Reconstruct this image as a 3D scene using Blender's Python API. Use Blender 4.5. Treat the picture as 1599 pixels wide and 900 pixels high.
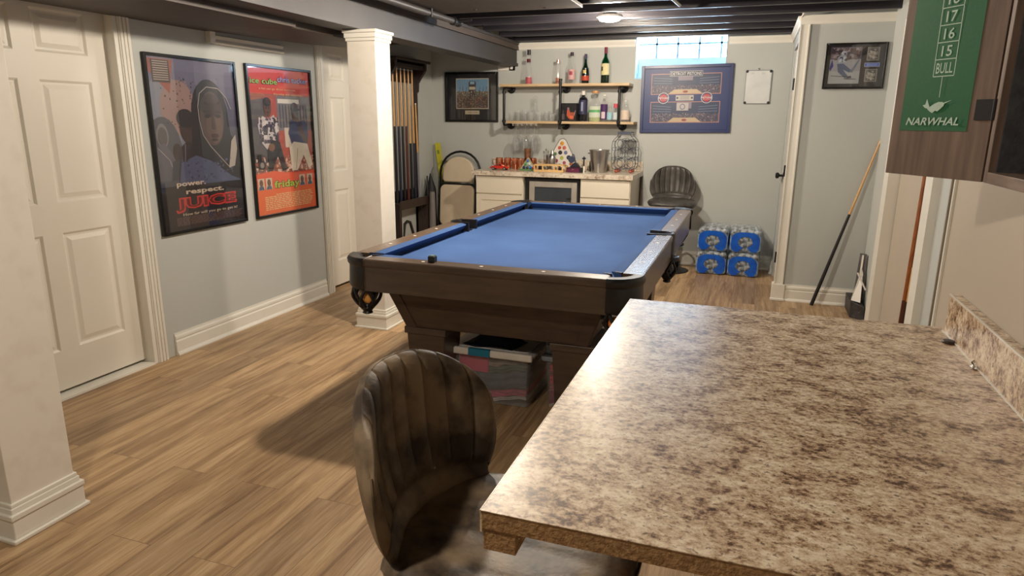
import bpy, math, random
from mathutils import Vector, Matrix
random.seed(7)
PI = math.pi
sc = bpy.context.scene
for o in list(bpy.data.objects): bpy.data.objects.remove(o)
COL = sc.collection

# ------------------------------------------------------------------ camera
CAM_H = 1.43
cam_d = bpy.data.cameras.new('camera'); cam = bpy.data.objects.new('camera', cam_d); COL.objects.link(cam)
F_PX = 1053.4
cam_d.sensor_width = 36.0; cam_d.lens = F_PX / 1599 * 36.0; cam_d.clip_start = 0.02
def _n(v): return Vector(v).normalized()
_Y = _n((1180 - 799.5, 192 - 450, F_PX))                 # world +Y seen in camera axes (x right, y down, z forward)
_D = Vector((765 - 799.5, 4700 - 450, F_PX)); _D = (_D - _D.dot(_Y) * _Y).normalized()
_Z = -_D; _X = _Y.cross(_Z)
R = Matrix(((_X.x, -_X.y, -_X.z), (_Y.x, -_Y.y, -_Y.z), (_Z.x, -_Z.y, -_Z.z)))
cam.matrix_world = Matrix.Translation((0, 0, CAM_H)) @ R.to_4x4()
sc.camera = cam
# ------------------------------------------------------------------ colour management, world, lights
sc.view_settings.view_transform = 'Standard'; sc.view_settings.look = 'None'
sc.view_settings.gamma = 1; sc.view_settings.use_curve_mapping = False
sc.view_settings.exposure = 0.14
w = bpy.data.worlds.new('world'); sc.world = w; w.use_nodes = True
w.node_tree.nodes['Background'].inputs[0].default_value = (.6, .75, 1, 1)
w.node_tree.nodes['Background'].inputs[1].default_value = 1.0
LAMP_E = 62.0; WARM = (1.0, .87, .71)
LAMPS = [(-1.115, 5.40, 2.215), (-1.33, 3.45, 2.215), (-1.15, .40, 2.215)]
LAMP_P = [112.0, 150.0, 72.0]
WINDOW_E = 30.0
# ------------------------------------------------------------------ materials
M = {}
def nm(name):
    m = bpy.data.materials.new(name); m.use_nodes = True
    return m, m.node_tree.nodes, m.node_tree.links, m.node_tree.nodes['Principled BSDF']
def mat(name, col, rough=.5, metal=0, spec=.5, noise=None, bump=0, bscale=60, coat=0, emit=None, es=0, col2=None, nscale=8, stretch=(1,1,1), detail=4, lo=.35, hi=.65):
    if name in M: return M[name]
    m, N, L, P = nm(name)
    P.inputs['Base Color'].default_value = (*col, 1); P.inputs['Roughness'].default_value = rough
    P.inputs['Metallic'].default_value = metal; P.inputs['Specular IOR Level'].default_value = spec
    P.inputs['Coat Weight'].default_value = coat
    if emit: P.inputs['Emission Color'].default_value = (*emit, 1); P.inputs['Emission Strength'].default_value = es
    tc = N.new('ShaderNodeTexCoord'); mp = N.new('ShaderNodeMapping'); mp.inputs['Scale'].default_value = stretch
    L.new(tc.outputs['Object'], mp.inputs[0])
    c2 = col2 or tuple(c * .88 for c in col)
    nz = N.new('ShaderNodeTexNoise'); nz.inputs['Scale'].default_value = nscale; nz.inputs['Detail'].default_value = detail
    L.new(mp.outputs[0], nz.inputs[0])
    cr = N.new('ShaderNodeValToRGB'); cr.color_ramp.elements[0].position = lo; cr.color_ramp.elements[1].position = hi
    cr.color_ramp.elements[0].color = (*c2, 1); cr.color_ramp.elements[1].color = (*col, 1)
    L.new(nz.outputs[0], cr.inputs[0]); L.new(cr.outputs[0], P.inputs['Base Color'])
    if bump:
        n2 = N.new('ShaderNodeTexNoise'); n2.inputs['Scale'].default_value = bscale; n2.inputs['Detail'].default_value = 3
        L.new(mp.outputs[0], n2.inputs[0]); b = N.new('ShaderNodeBump'); b.inputs['Strength'].default_value = bump
        b.inputs['Distance'].default_value = .01; L.new(n2.outputs[0], b.inputs['Height']); L.new(b.outputs[0], P.inputs['Normal'])
    M[name] = m; return m
def glass(name, tint=(.95, .97, .97), rough=.02, gloss=1.0, white_share=0):
    if name in M: return M[name]
    m = bpy.data.materials.new(name); m.use_nodes = True; N = m.node_tree.nodes; L = m.node_tree.links
    N.remove(N['Principled BSDF']); out = N['Material Output']
    t = N.new('ShaderNodeBsdfTransparent'); t.inputs[0].default_value = (*tint, 1)
    g = N.new('ShaderNodeBsdfGlossy'); g.inputs['Roughness'].default_value = rough; g.inputs[0].default_value = (gloss, gloss, gloss, 1)
    lw = N.new('ShaderNodeLayerWeight'); lw.inputs[0].default_value = .5
    p5 = N.new('ShaderNodeMath'); p5.operation = 'POWER'; p5.inputs[1].default_value = 4.5; L.new(lw.outputs['Facing'], p5.inputs[0])
    ma = N.new('ShaderNodeMath'); ma.operation = 'MULTIPLY_ADD'; ma.inputs[1].default_value = .8; ma.inputs[2].default_value = .075; L.new(p5.outputs[0], ma.inputs[0])
    mx = N.new('ShaderNodeMixShader'); L.new(ma.outputs[0], mx.inputs[0]); L.new(t.outputs[0], mx.inputs[1]); L.new(g.outputs[0], mx.inputs[2])
    if white_share:
        df = N.new('ShaderNodeBsdfDiffuse'); df.inputs[0].default_value = (.9, .92, .92, 1); m3 = N.new('ShaderNodeMixShader'); m3.inputs[0].default_value = white_share
        L.new(mx.outputs[0], m3.inputs[1]); L.new(df.outputs[0], m3.inputs[2]); mx = m3
    L.new(mx.outputs[0], out.inputs[0]); M[name] = m; return m
def S(r, g, b):   # sRGB 0..255 to linear
    f = lambda c: (c / 255 / 12.92) if c / 255 <= .04045 else ((c / 255 + .055) / 1.055) ** 2.4
    return (f(r), f(g), f(b))
def print_mat():
    m, N, L, P = nm('printed paper'); a = N.new('ShaderNodeAttribute'); a.attribute_name = 'Col'
    n = N.new('ShaderNodeTexNoise'); n.inputs['Scale'].default_value = 160; n.inputs['Detail'].default_value = 2
    tc = N.new('ShaderNodeTexCoord'); L.new(tc.outputs['Object'], n.inputs[0])
    mx = N.new('ShaderNodeMix'); mx.data_type = 'RGBA'; mx.blend_type = 'MULTIPLY'; mx.inputs[0].default_value = .25
    L.new(a.outputs['Color'], mx.inputs[6]); L.new(n.outputs['Color'], mx.inputs[7]); L.new(mx.outputs[2], P.inputs['Base Color'])
    P.inputs['Roughness'].default_value = .45; return m
M['print'] = print_mat()

wall_gray = mat('wall paint grey', S(190, 193, 190), .75, bump=.05, bscale=300, col2=S(186, 189, 186), nscale=1.5)
wall_warm = mat('wall paint greige', S(188, 176, 160), .6, bump=.05, bscale=300, col2=S(183, 171, 155), nscale=1.5)
white = mat('white trim paint', S(232, 229, 220), .42, col2=S(226, 222, 212), nscale=3)
doorw = mat('door paint', S(222, 217, 205), .45, col2=S(218, 212, 200), nscale=2)
colw = mat('column paint', S(228, 222, 212), .5, nscale=14, col2=S(222, 215, 203), lo=.3, hi=.5)
dark_ceiling = mat('black ceiling paint', S(48, 46, 50), .42, col2=S(38, 36, 40), nscale=5, bump=.15, bscale=40)
joist_m = mat('dark joist paint', S(52, 50, 56), .38, col2=S(38, 36, 42), nscale=6, stretch=(.3, 4, 4), bump=.2, bscale=30)
soffit_m = mat('dark brown soffit paint', S(74, 63, 56), .6, col2=S(64, 54, 48), nscale=5, stretch=(2, .4, 2), bump=.1, bscale=50)
beam_m = mat('dark beam paint', S(56, 52, 52), .5, col2=S(48, 45, 46), nscale=4)
black_pl = mat('black plastic', S(26, 25, 27), .4)
black_fr = mat('black frame lacquer', S(16, 15, 17), .22)
black_metal = mat('black iron pipe', S(28, 28, 32), .42, metal=.3)
steel = mat('brushed steel', (.55, .53, .5), .3, metal=1, stretch=(30, 30, 1), nscale=4, col2=(.42, .4, .38))
chrome = mat('chrome', (.8, .8, .8), .1, metal=1)
copper = mat('copper', (.85, .40, .25), .18, metal=1, col2=(.7, .28, .16), nscale=20)
wood_shelf = mat('pale shelf wood', S(214, 188, 150), .5, col2=S(190, 160, 120), nscale=6, stretch=(1, 12, 12))
wood_pale = mat('raw pine', S(205, 160, 110), .6, col2=S(180, 130, 84), nscale=10, stretch=(1, 10, 10))
cue_wood = mat('maple cue wood', S(216, 172, 112), .3, col2=S(200, 150, 92), nscale=10, stretch=(10, 10, 1))
cue_brown = mat('stained cue wood', S(160, 92, 44), .3, col2=S(130, 70, 30), nscale=10, stretch=(10, 10, 1))
rack_m = mat('dark walnut rack', S(58, 44, 40), .4, col2=S(44, 32, 30), nscale=8, stretch=(6, 6, 1))
table_wood = mat('dark stained table wood', S(90, 73, 61), .35, col2=S(62, 49, 41), nscale=7, stretch=(1, 1, 5), detail=6, lo=.25, hi=.8)
table_wood_x = mat('dark stained rail wood', S(94, 78, 67), .3, col2=S(66, 54, 46), nscale=5, stretch=(1, 4, 6), detail=6, lo=.2, hi=.8)
table_wood_y = mat('dark stained side rail wood', S(112, 92, 76), .27, col2=S(80, 63, 52), nscale=5, stretch=(4, 1, 6), detail=6, lo=.2, hi=.8)
felt = mat('blue felt', S(60, 90, 140), .9, spec=.25, col2=S(54, 82, 131), nscale=3, bump=.1, bscale=900)
leather_blk = mat('black leather', S(24, 22, 25), .38, bump=.15, bscale=120)
stool_m = mat('distressed grey brown leather', S(132, 114, 92), .48, spec=.4, col2=S(52, 42, 34), nscale=10, detail=12, lo=.40, hi=.64, bump=.08, bscale=110)
white_pl = mat('white plastic', S(232, 226, 218), .35)

def floor_mat():
    m, N, L, P = nm('oak plank flooring')
    tc = N.new('ShaderNodeTexCoord'); mp = N.new('ShaderNodeMapping'); mp.inputs['Rotation'].default_value = (0, 0, PI / 2)
    mp.inputs['Location'].default_value = (.3, .06, 0)
    L.new(tc.outputs['Object'], mp.inputs[0])
    def brick(c1, c2):
        b = N.new('ShaderNodeTexBrick'); L.new(mp.outputs[0], b.inputs[0])
        b.inputs['Scale'].default_value = 1; b.inputs['Brick Width'].default_value = 1.22; b.inputs['Row Height'].default_value = .178
        b.inputs['Mortar Size'].default_value = .0012; b.inputs['Mortar Smooth'].default_value = .3; b.offset = .37; b.offset_frequency = 2
        b.inputs['Color1'].default_value = c1; b.inputs['Color2'].default_value = c2; b.inputs['Mortar'].default_value = (0, 0, 0, 1)
        b.inputs['Bias'].default_value = 0
        return b
    bv = brick((0, 0, 0, 1), (1, 1, 1, 1))
    # shift the grain from board to board
    sep = N.new('ShaderNodeVectorMath'); sep.operation = 'MULTIPLY'; sep.inputs[1].default_value = (9, 5, 7)
    L.new(bv.outputs['Color'], sep.inputs[0])
    add = N.new('ShaderNodeVectorMath'); add.operation = 'ADD'; L.new(mp.outputs[0], add.inputs[0]); L.new(sep.outputs[0], add.inputs[1])
    def grain(sx, sy, det, dist):
        s = N.new('ShaderNodeMapping'); s.inputs['Scale'].default_value = (sx, sy, 1); L.new(add.outputs[0], s.inputs[0])
        n = N.new('ShaderNodeTexNoise'); n.inputs['Scale'].default_value = 1; n.inputs['Detail'].default_value = det
        n.inputs['Distortion'].default_value = dist; n.inputs['Roughness'].default_value = .65; L.new(s.outputs[0], n.inputs[0]); return n
    g1 = grain(1.3, 20, 9, .7); g2 = grain(7, 190, 6, .4); g3 = grain(1.3, 7, 3, .4)
    cr = N.new('ShaderNodeValToRGB'); e = cr.color_ramp.elements
    e[0].position = .24; e[0].color = (*S(112, 85, 62), 1); e[1].position = .76; e[1].color = (*S(214, 190, 158), 1)
    k = e.new(.40); k.color = (*S(164, 136, 104), 1); k = e.new(.55); k.color = (*S(196, 168, 132), 1)
    L.new(g1.outputs[0], cr.inputs[0])
    c2 = N.new('ShaderNodeValToRGB'); c2.color_ramp.elements[0].position = .33; c2.color_ramp.elements[0].color = (.62, .56, .5, 1)
    c2.color_ramp.elements[1].position = .56; c2.color_ramp.elements[1].color = (1, 1, 1, 1); L.new(g2.outputs[0], c2.inputs[0])
    m1 = N.new('ShaderNodeMix'); m1.data_type = 'RGBA'; m1.blend_type = 'MULTIPLY'; m1.inputs[0].default_value = .75
    L.new(cr.outputs[0], m1.inputs[6]); L.new(c2.outputs[0], m1.inputs[7])
    c3 = N.new('ShaderNodeValToRGB'); c3.color_ramp.elements[0].position = .3; c3.color_ramp.elements[0].color = (.78, .74, .7, 1)
    c3.color_ramp.elements[1].position = .65; c3.color_ramp.elements[1].color = (1.08, 1.05, 1.0, 1); L.new(g3.outputs[0], c3.inputs[0])
    m2 = N.new('ShaderNodeMix'); m2.data_type = 'RGBA'; m2.blend_type = 'MULTIPLY'; m2.inputs[0].default_value = .9
    L.new(m1.outputs[2], m2.inputs[6]); L.new(c3.outputs[0], m2.inputs[7])
    bt = brick((.80, .79, .80, 1), (1.1, 1.08, 1.05, 1)); bt.inputs['Mortar'].default_value = (.35, .3, .26, 1)
    m3 = N.new('ShaderNodeMix'); m3.data_type = 'RGBA'; m3.blend_type = 'MULTIPLY'; m3.inputs[0].default_value = 1
    L.new(m2.outputs[2], m3.inputs[6]); L.new(bt.outputs['Color'], m3.inputs[7])
    L.new(m3.outputs[2], P.inputs['Base Color'])
    P.inputs['Roughness'].default_value = .42; P.inputs['Specular IOR Level'].default_value = .4
    b = N.new('ShaderNodeBump'); b.inputs['Strength'].default_value = .25; b.inputs['Distance'].default_value = .004
    L.new(g2.outputs[0], b.inputs['Height']); L.new(b.outputs[0], P.inputs['Normal'])
    return m
M['floor'] = floor_mat()
def granite(name, cols, sc1, sc2, rough, st=(1, 1, 1)):
    m, N, L, P = nm(name)
    tc = N.new('ShaderNodeTexCoord'); mp = N.new('ShaderNodeMapping'); mp.inputs['Scale'].default_value = st; L.new(tc.outputs['Object'], mp.inputs[0])
    n1 = N.new('ShaderNodeTexNoise'); n1.inputs['Scale'].default_value = sc1; n1.inputs['Detail'].default_value = 7; n1.inputs['Roughness'].default_value = .78; n1.inputs['Distortion'].default_value = .2
    L.new(mp.outputs[0], n1.inputs[0])
    n2 = N.new('ShaderNodeTexNoise'); n2.inputs['Scale'].default_value = sc2; n2.inputs['Detail'].default_value = 5; n2.inputs['Roughness'].default_value = .65; n2.inputs['Distortion'].default_value = .3
    L.new(mp.outputs[0], n2.inputs[0])
    n3 = N.new('ShaderNodeTexNoise'); n3.inputs['Scale'].default_value = sc1 * .28; n3.inputs['Detail'].default_value = 2; L.new(mp.outputs[0], n3.inputs[0])
    ad = N.new('ShaderNodeMath'); ad.operation = 'MULTIPLY_ADD'; ad.inputs[1].default_value = .32; L.new(n3.outputs[0], ad.inputs[0]); 
    ml = N.new('ShaderNodeMath'); ml.operation = 'MULTIPLY'; ml.inputs[1].default_value = .68; L.new(n1.outputs[0], ml.inputs[0]); L.new(ml.outputs[0], ad.inputs[2])
    cr = N.new('ShaderNodeValToRGB'); e = cr.color_ramp.elements
    e[0].position = .385; e[0].color = (*cols[0], 1); e[1].position = .60; e[1].color = (*cols[3], 1)
    k = e.new(.43); k.color = (*cols[1], 1); k = e.new(.49); k.color = (*cols[2], 1)
    L.new(ad.outputs[0], cr.inputs[0])
    c2 = N.new('ShaderNodeValToRGB'); c2.color_ramp.elements[0].position = .36; c2.color_ramp.elements[0].color = (*cols[4], 1)
    c2.color_ramp.elements[1].position = .43; c2.color_ramp.elements[1].color = (1, 1, 1, 1); L.new(n2.outputs[0], c2.inputs[0])
    mx = N.new('ShaderNodeMix'); mx.data_type = 'RGBA'; mx.blend_type = 'MULTIPLY'; mx.inputs[0].default_value = .85
    L.new(cr.outputs[0], mx.inputs[6]); L.new(c2.outputs[0], mx.inputs[7]); L.new(mx.outputs[2], P.inputs['Base Color'])
    P.inputs['Roughness'].default_value = rough; P.inputs['Specular IOR Level'].default_value = .5
    M[name] = m; return m
bar_lam = granite('granite pattern laminate', [S(78, 56, 44), S(134, 104, 80), S(194, 168, 138), S(232, 218, 194), (.22, .17, .15)], 68, 120, .33, (1, 1.25, 1))
back_lam = granite('pale granite pattern laminate', [S(150, 132, 116), S(190, 176, 158), S(210, 198, 180), S(226, 216, 200), (.3, .27, .26)], 30, 45, .3)
particle = mat('raw particle board edge', S(176, 140, 98), .7, col2=S(140, 106, 70), nscale=120, bump=.3, bscale=200)

# ------------------------------------------------------------------ mesh helpers
class MB:
    def __init__(s): s.v = []; s.f = []; s.c = []
    def add(s, vs, fs, xf=None):
        n = len(s.v)
        for p in vs:
            p = Vector(p); s.v.append(xf @ p if xf else p)
        for q in fs: s.f.append(tuple(n + i for i in q))
        return s
    def box(s, x0, x1, y0, y1, z0, z1, xf=None):
        v = [(x, y, z) for z in (z0, z1) for y in (y0, y1) for x in (x0, x1)]
        return s.add(v, [(0, 2, 3, 1), (4, 5, 7, 6), (0, 1, 5, 4), (2, 6, 7, 3), (0, 4, 6, 2), (1, 3, 7, 5)], xf)
    def hexa(s, bot, top):      # two quads, counter-clockwise seen from above
        return s.add(list(bot) + list(top), [(3, 2, 1, 0), (4, 5, 6, 7), (0, 1, 5, 4), (1, 2, 6, 5), (2, 3, 7, 6), (3, 0, 4, 7)])
    def prism(s, poly, h0, h1, ax='z', xf=None):   # poly ccw in the two other axes
        def P(a, b, h): return {'z': (a, b, h), 'y': (a, h, b), 'x': (h, a, b)}[ax]
        n = len(poly); v = [P(a, b, h0) for a, b in poly] + [P(a, b, h1) for a, b in poly]
        f = [tuple(reversed(range(n))), tuple(range(n, 2 * n))] + [(i, (i + 1) % n, n + (i + 1) % n, n + i) for i in range(n)]
        return s.add(v, f, xf)
    def lathe(s, prof, seg=24, xf=None, a0=0, a1=2 * PI):
        full = abs(a1 - a0 - 2 * PI) < 1e-6; m = seg if full else seg + 1; v = []; f = []
        for r, z in prof:
            for i in range(m):
                a = a0 + (a1 - a0) * i / seg; v.append((r * math.cos(a), r * math.sin(a), z))
        for j in range(len(prof) - 1):
            for i in range(seg):
                k = (i + 1) % m; f.append((j * m + i, j * m + k, (j + 1) * m + k, (j + 1) * m + i))
        if full:
            if prof[0][0] > 1e-6: f.append(tuple(reversed(range(m))))
            if prof[-1][0] > 1e-6: f.append(tuple((len(prof) - 1) * m + i for i in range(m)))
        return s.add(v, f, xf)
    def tube(s, pts, r, seg=10, closed=False, r2=None):
        pts = [Vector(p) for p in pts]; n = len(pts); rs = r if isinstance(r, (list, tuple)) else [r + ((r2 if r2 is not None else r) - r) * i / max(1, n - 1) for i in range(n)]
        v = []; f = []; up = None
        for i, p in enumerate(pts):
            if closed: t = (pts[(i + 1) % n] - pts[i - 1]).normalized()
            else: t = ((pts[min(i + 1, n - 1)] - p).normalized() + (p - pts[max(i - 1, 0)]).normalized()).normalized()
            if up is None: up = t.orthogonal().normalized()
            else: up = (up - t * up.dot(t)); up = up.normalized() if up.length > 1e-6 else t.orthogonal().normalized()
            b = t.cross(up)
            for k in range(seg):
                a = 2 * PI * k / seg; v.append(p + (up * math.cos(a) + b * math.sin(a)) * rs[i])
        for i in range(n if closed else n - 1):
            j = (i + 1) % n
            for k in range(seg): f.append((i * seg + k, i * seg + (k + 1) % seg, j * seg + (k + 1) % seg, j * seg + k))
        if not closed: f.append(tuple(reversed(range(seg)))); f.append(tuple((n - 1) * seg + k for k in range(seg)))
        return s.add(v, f)
    def sphere(s, c, r, sx=1, sy=1, sz=1, seg=16, rings=10):
        prof = [(r * math.sin(PI * i / rings), -r * math.cos(PI * i / rings)) for i in range(rings + 1)]
        prof[0] = (1e-7, -r); prof[-1] = (1e-7, r)
        return s.lathe(prof, seg, Matrix.Translation(c) @ Matrix.Diagonal((sx, sy, sz, 1)))
    def grid(s, fn, nu, nv):
        v = [fn(i / nu, j / nv) for j in range(nv + 1) for i in range(nu + 1)]
        f = [(j * (nu + 1) + i, j * (nu + 1) + i + 1, (j + 1) * (nu + 1) + i + 1, (j + 1) * (nu + 1) + i) for j in range(nv) for i in range(nu)]
        return s.add(v, f)
def islands(mb):
    par = list(range(len(mb.v)))
    def find(i):
        while par[i] != i: par[i] = par[par[i]]; i = par[i]
        return i
    for f in mb.f:
        for i in f[1:]: par[find(i)] = find(f[0])
    g = {}
    for f in mb.f: g.setdefault(find(f[0]), []).append(f)
    out = []
    for fs in g.values():
        ix = {}; m = MB()
        for f in fs:
            for i in f:
                if i not in ix: ix[i] = len(m.v); m.v.append(mb.v[i])
            m.f.append(tuple(ix[i] for i in f))
        out.append(m)
    return out
def each(name, mb, m, parent=None, **k):      # every loose piece becomes a part of its own
    return [obj(name, q, m, parent, **k) for q in islands(mb)]
def wloc(o):
    p = Vector((0, 0, 0))
    while o: p += o.location; o = o.parent
    return p
def obj(name, mb, m, parent=None, smooth=False, bevel=0, world=False, loc=None, auto=35, label=None):
    me = bpy.data.meshes.new(name); off = wloc(parent) if (parent and world) else Vector((0, 0, 0))
    vs = mb.v
    if loc is not None and parent is None: off = Vector(loc)
    me.from_pydata([tuple(p - off) for p in vs], [], mb.f); me.validate(); me.materials.append(m)
    if smooth:
        for p in me.polygons: p.use_smooth = True
        try: me.set_sharp_from_angle(angle=math.radians(auto))
        except Exception: pass
    o = bpy.data.objects.new(name, me); COL.objects.link(o)
    if parent: o.parent = parent
    elif loc is not None: o.location = loc
    if bevel:
        b = o.modifiers.new('bevel', 'BEVEL'); b.width = bevel; b.segments = 2; b.limit_method = 'ANGLE'; b.angle_limit = math.radians(40)
    if label: o['label'] = label
    return o
def tag(o, label, cat, group=None):
    o['label'] = label; o['category'] = cat
    if group: o['group'] = group
    return o
def thing(name, label, cat, loc=(0, 0, 0), rz=0, group=None):
    o = bpy.data.objects.new(name, None); COL.objects.link(o); o.location = loc; o.rotation_euler = (0, 0, rz); o.empty_display_size = .05
    return tag(o, label, cat, group)
def struct(name, mb, m, parent=None, **k):
    o = obj(name, mb, m, parent, **k)
    if not parent: o['kind'] = 'structure'
    return o
def copy_tree(o, parent=None):
    c = o.copy(); COL.objects.link(c)
    if parent: c.parent = parent
    for ch in list(o.children): copy_tree(ch, c)
    return c
def rot(axis, a): return Matrix.Rotation(a, 4, axis)
def T(*p): return Matrix.Translation(p)
def rbox(x0, x1, y0, y1, r, n=5):
    out = []
    for cx, cy, a in ((x1 - r, y1 - r, 0), (x0 + r, y1 - r, PI / 2), (x0 + r, y0 + r, PI), (x1 - r, y0 + r, 1.5 * PI)):
        for i in range(n + 1):
            t = a + PI / 2 * i / n; out.append((cx + r * math.cos(t), cy + r * math.sin(t)))
    return out
# flat printed picture: layered coloured shapes in 0..1 coordinates (u right, v up)
class Print:
    def __init__(s, W, H): s.W = W; s.H = H; s.v = []; s.f = []; s.c = []; s.k = 0
    def _face(s, pts, col, dz=None):
        n = len(s.v); z = (s.k if dz is None else dz) * .00012
        for u, v in pts: s.v.append((min(1, max(0, u)) * s.W, min(1, max(0, v)) * s.H, z))
        s.f.append(tuple(range(n, n + len(pts)))); s.c.append(col)
    def poly(s, pts, col): s._face(pts, col); s.k += 1; return s
    def rect(s, a, b, c, d, col): return s.poly([(a, b), (c, b), (c, d), (a, d)], col)
    def ell(s, cx, cy, rx, ry, col, n=22, rot=0):
        pts = []
        for i in range(n):
            t = 2 * PI * i / n; x = rx * math.cos(t) * s.W; y = ry * math.sin(t) * s.H
            pts.append((cx + (x * math.cos(rot) - y * math.sin(rot)) / s.W, cy + (x * math.sin(rot) + y * math.cos(rot)) / s.H))
        return s.poly(pts, col)
    def ring(s, cx, cy, r, t, col, n=28):      # r, t in metres
        s.ell(cx, cy, r / s.W, r / s.H, col, n); return s
    def line(s, pts, w, col):                   # w metres
        for (a, b), (c, d) in zip(pts, pts[1:]):
            dx = (c - a) * s.W; dy = (d - b) * s.H; L = math.hypot(dx, dy) or 1; nx = -dy / L * w / 2; ny = dx / L * w / 2
            s._face([(a + nx / s.W, b + ny / s.H), (a - nx / s.W, b - ny / s.H), (c - nx / s.W, d - ny / s.H), (c + nx / s.W, d + ny / s.H)], col)
        s.k += 1; return s
    def dots(s, a, b, c, d, n, sz, cols, seed=1):
        rr = random.Random(seed)
        for i in range(n):
            x = rr.uniform(a, c); y = rr.uniform(b, d); w_ = sz * rr.uniform(.5, 1.3) / s.W; h_ = sz * rr.uniform(.5, 1.3) / s.H
            s._face([(x, y), (min(c, x + w_), y), (min(c, x + w_), min(d, y + h_)), (x, min(d, y + h_))], rr.choice(cols), s.k + rr.random())
        s.k += 1; return s
    def text(s, txt, cx, cy, h, col, width=None, off=0, shear=0, rot=0):   # h cap height (m), centred
        cu = bpy.data.curves.new('t', 'FONT'); cu.body = txt; cu.size = 1; cu.offset = off; cu.resolution_u = 2; cu.shear = shear
        to = bpy.data.objects.new('t', cu); COL.objects.link(to); bpy.context.view_layer.update()
        me = bpy.data.meshes.new_from_object(to.evaluated_get(bpy.context.evaluated_depsgraph_get()))
        xs = [v.co.x for v in me.vertices]; ys = [v.co.y for v in me.vertices]
        x0, x1, y0, y1 = min(xs), max(xs), min(ys), max(ys); k = h / .72; kx = (width / (x1 - x0)) if width else k
        n = len(s.v); z = s.k * .00012
        for v in me.vertices:
            X = (v.co.x - (x0 + x1) / 2) * kx; Y = (v.co.y - .36) * k
            X, Y = X * math.cos(rot) - Y * math.sin(rot), X * math.sin(rot) + Y * math.cos(rot)
            s.v.append((X + cx * s.W, Y + cy * s.H, z))
        for p in me.polygons: s.f.append(tuple(n + i for i in p.vertices)); s.c.append(col)
        s.k += 1; bpy.data.objects.remove(to); bpy.data.curves.remove(cu); bpy.data.meshes.remove(me); return s
    def build(s, name, parent, xf, m=None):
        me = bpy.data.meshes.new(name); me.from_pydata([tuple(xf @ Vector(p)) for p in s.v], [], s.f)
        at = me.color_attributes.new('Col', 'FLOAT_COLOR', 'CORNER'); i = 0
        for p in me.polygons:
            for _ in p.loop_indices: at.data[i].color = (*s.c[p.index], 1); i += 1
        me.materials.append(m or M['print']); o = bpy.data.objects.new(name, me); COL.objects.link(o); o.parent = parent; return o
def frame_axes(right, up, origin):
    r = Vector(right).normalized(); u = Vector(up).normalized(); n = r.cross(u)
    return Matrix(((r.x, u.x, n.x, origin[0]), (r.y, u.y, n.y, origin[1]), (r.z, u.z, n.z, origin[2]), (0, 0, 0, 1)))

# ================================================================== STRUCTURE
XL, XR, YB, ZJ = -3.27, .53, 7.08, 2.22
struct('floor', MB().box(-3.6, 1.7, -2.6, 7.3, -.1, 0), M['floor'])
ceil = struct('ceiling', MB().box(-3.6, 1.7, -2.6, 7.3, 2.40, 2.48), dark_ceiling)
y = -2.45; k = 0
while y < 7.05:
    struct('joist', MB().box(-2.42 if True else 0, 1.69, y, y + .04, ZJ, 2.40), joist_m, ceil, bevel=.003); y += .4064; k += 1
# walls
wl = MB()
for a, b in ((-2.6, 1.95), (2.915, 4.755), (5.62, 5.76)): wl.box(XL - .13, XL, a, b, 0, 2.4)
wl.box(XL - .13, XL, 1.95, 2.915, 2.10, 2.4); wl.box(XL - .13, XL, 4.755, 5.62, 2.10, 2.4)
wl.box(XL - .2, XL - .13, -2.6, 5.76, 0, 2.4)
wl.box(-3.6, -3.43, 5.76, 7.3, 0, 2.4)
struct('wall_left', wl, wall_gray)
wb = MB()
wb.box(-3.6, -1.185, YB, YB + .25, 0, 2.4); wb.box(-.318, 1.7, YB, YB + .25, 0, 2.4); wb.box(-1.185, -.318, YB, YB + .25, 0, 1.85); wb.box(-1.185, -.318, YB, YB + .25, 2.25, 2.4)
struct('wall_back', wb, wall_gray)
# closet bump-out on the right of the back wall; its door faces left
wj = MB(); wj.box(.27, 1.7, 5.86, 5.98, 0, 2.4); wj.box(.27, .39, 5.98, 6.0, 0, 2.4); wj.box(.27, .39, 6.83, YB, 0, 2.4); wj.box(.27, .39, 6.0, 6.83, 2.06, 2.4)
struct('wall_closet', wj, wall_gray)
struct('wall_right', MB().box(XR, 1.7, -2.6, 2.14, 0, 2.4), wall_warm)
wp = MB(); wp.box(.90, 1.7, 2.14, 3.9, 0, 2.4); wp.box(.90, 1.7, 5.16, 5.86, 0, 2.4); wp.box(.90, 1.7, 3.9, 5.16, 2.08, 2.4); wp.box(.96, 1.7, 3.9, 5.16, 0, 2.08)
struct('wall_passage', wp, wall_gray)
struct('wall_front', MB().box(-3.6, 1.7, -2.7, -2.6, 0, 2.4), wall_gray)
# baseboards: profiled strip
def base_prof(h=.14, t=.016):
    return [(0, 0), (t + .012, 0), (t + .012, .008), (t + .004, .02), (t, .024), (t, h * .62), (t * .55, h * .68), (t * .85, h * .74), (t * .8, h * .84), (t * .35, h * .92), (t * .3, h), (0, h)]
def strip(p0, p1, nrm, prof, z0=0):   # straight run of a profile; prof = (out, up)
    p0 = Vector((*p0, z0)); p1 = Vector((*p1, z0)); n = Vector((*nrm, 0)); m = MB(); k = len(prof)
    vs = [p0 + n * a + Vector((0, 0, b)) for a, b in prof] + [p1 + n * a + Vector((0, 0, b)) for a, b in prof]
    d = (p1 - p0).cross(n).z
    fs = [(i, (i + 1) % k, k + (i + 1) % k, k + i) for i in range(k)] + [tuple(range(k)), tuple(range(k, 2 * k))]
    return m.add(vs, fs)
struct('baseboard_left', strip((XL, 3.055), (XL, 4.66), (1, 0), base_prof()), white)
struct('baseboard_left', strip((XL, -2.6), (XL, 1.88), (1, 0), base_prof()), white)
struct('baseboard_left', strip((-3.43, 5.77), (-3.43, YB), (1, 0), base_prof()), white)
struct('baseboard_back', strip((-3.43, YB), (-2.72, YB), (0, -1), base_prof()), white)
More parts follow.
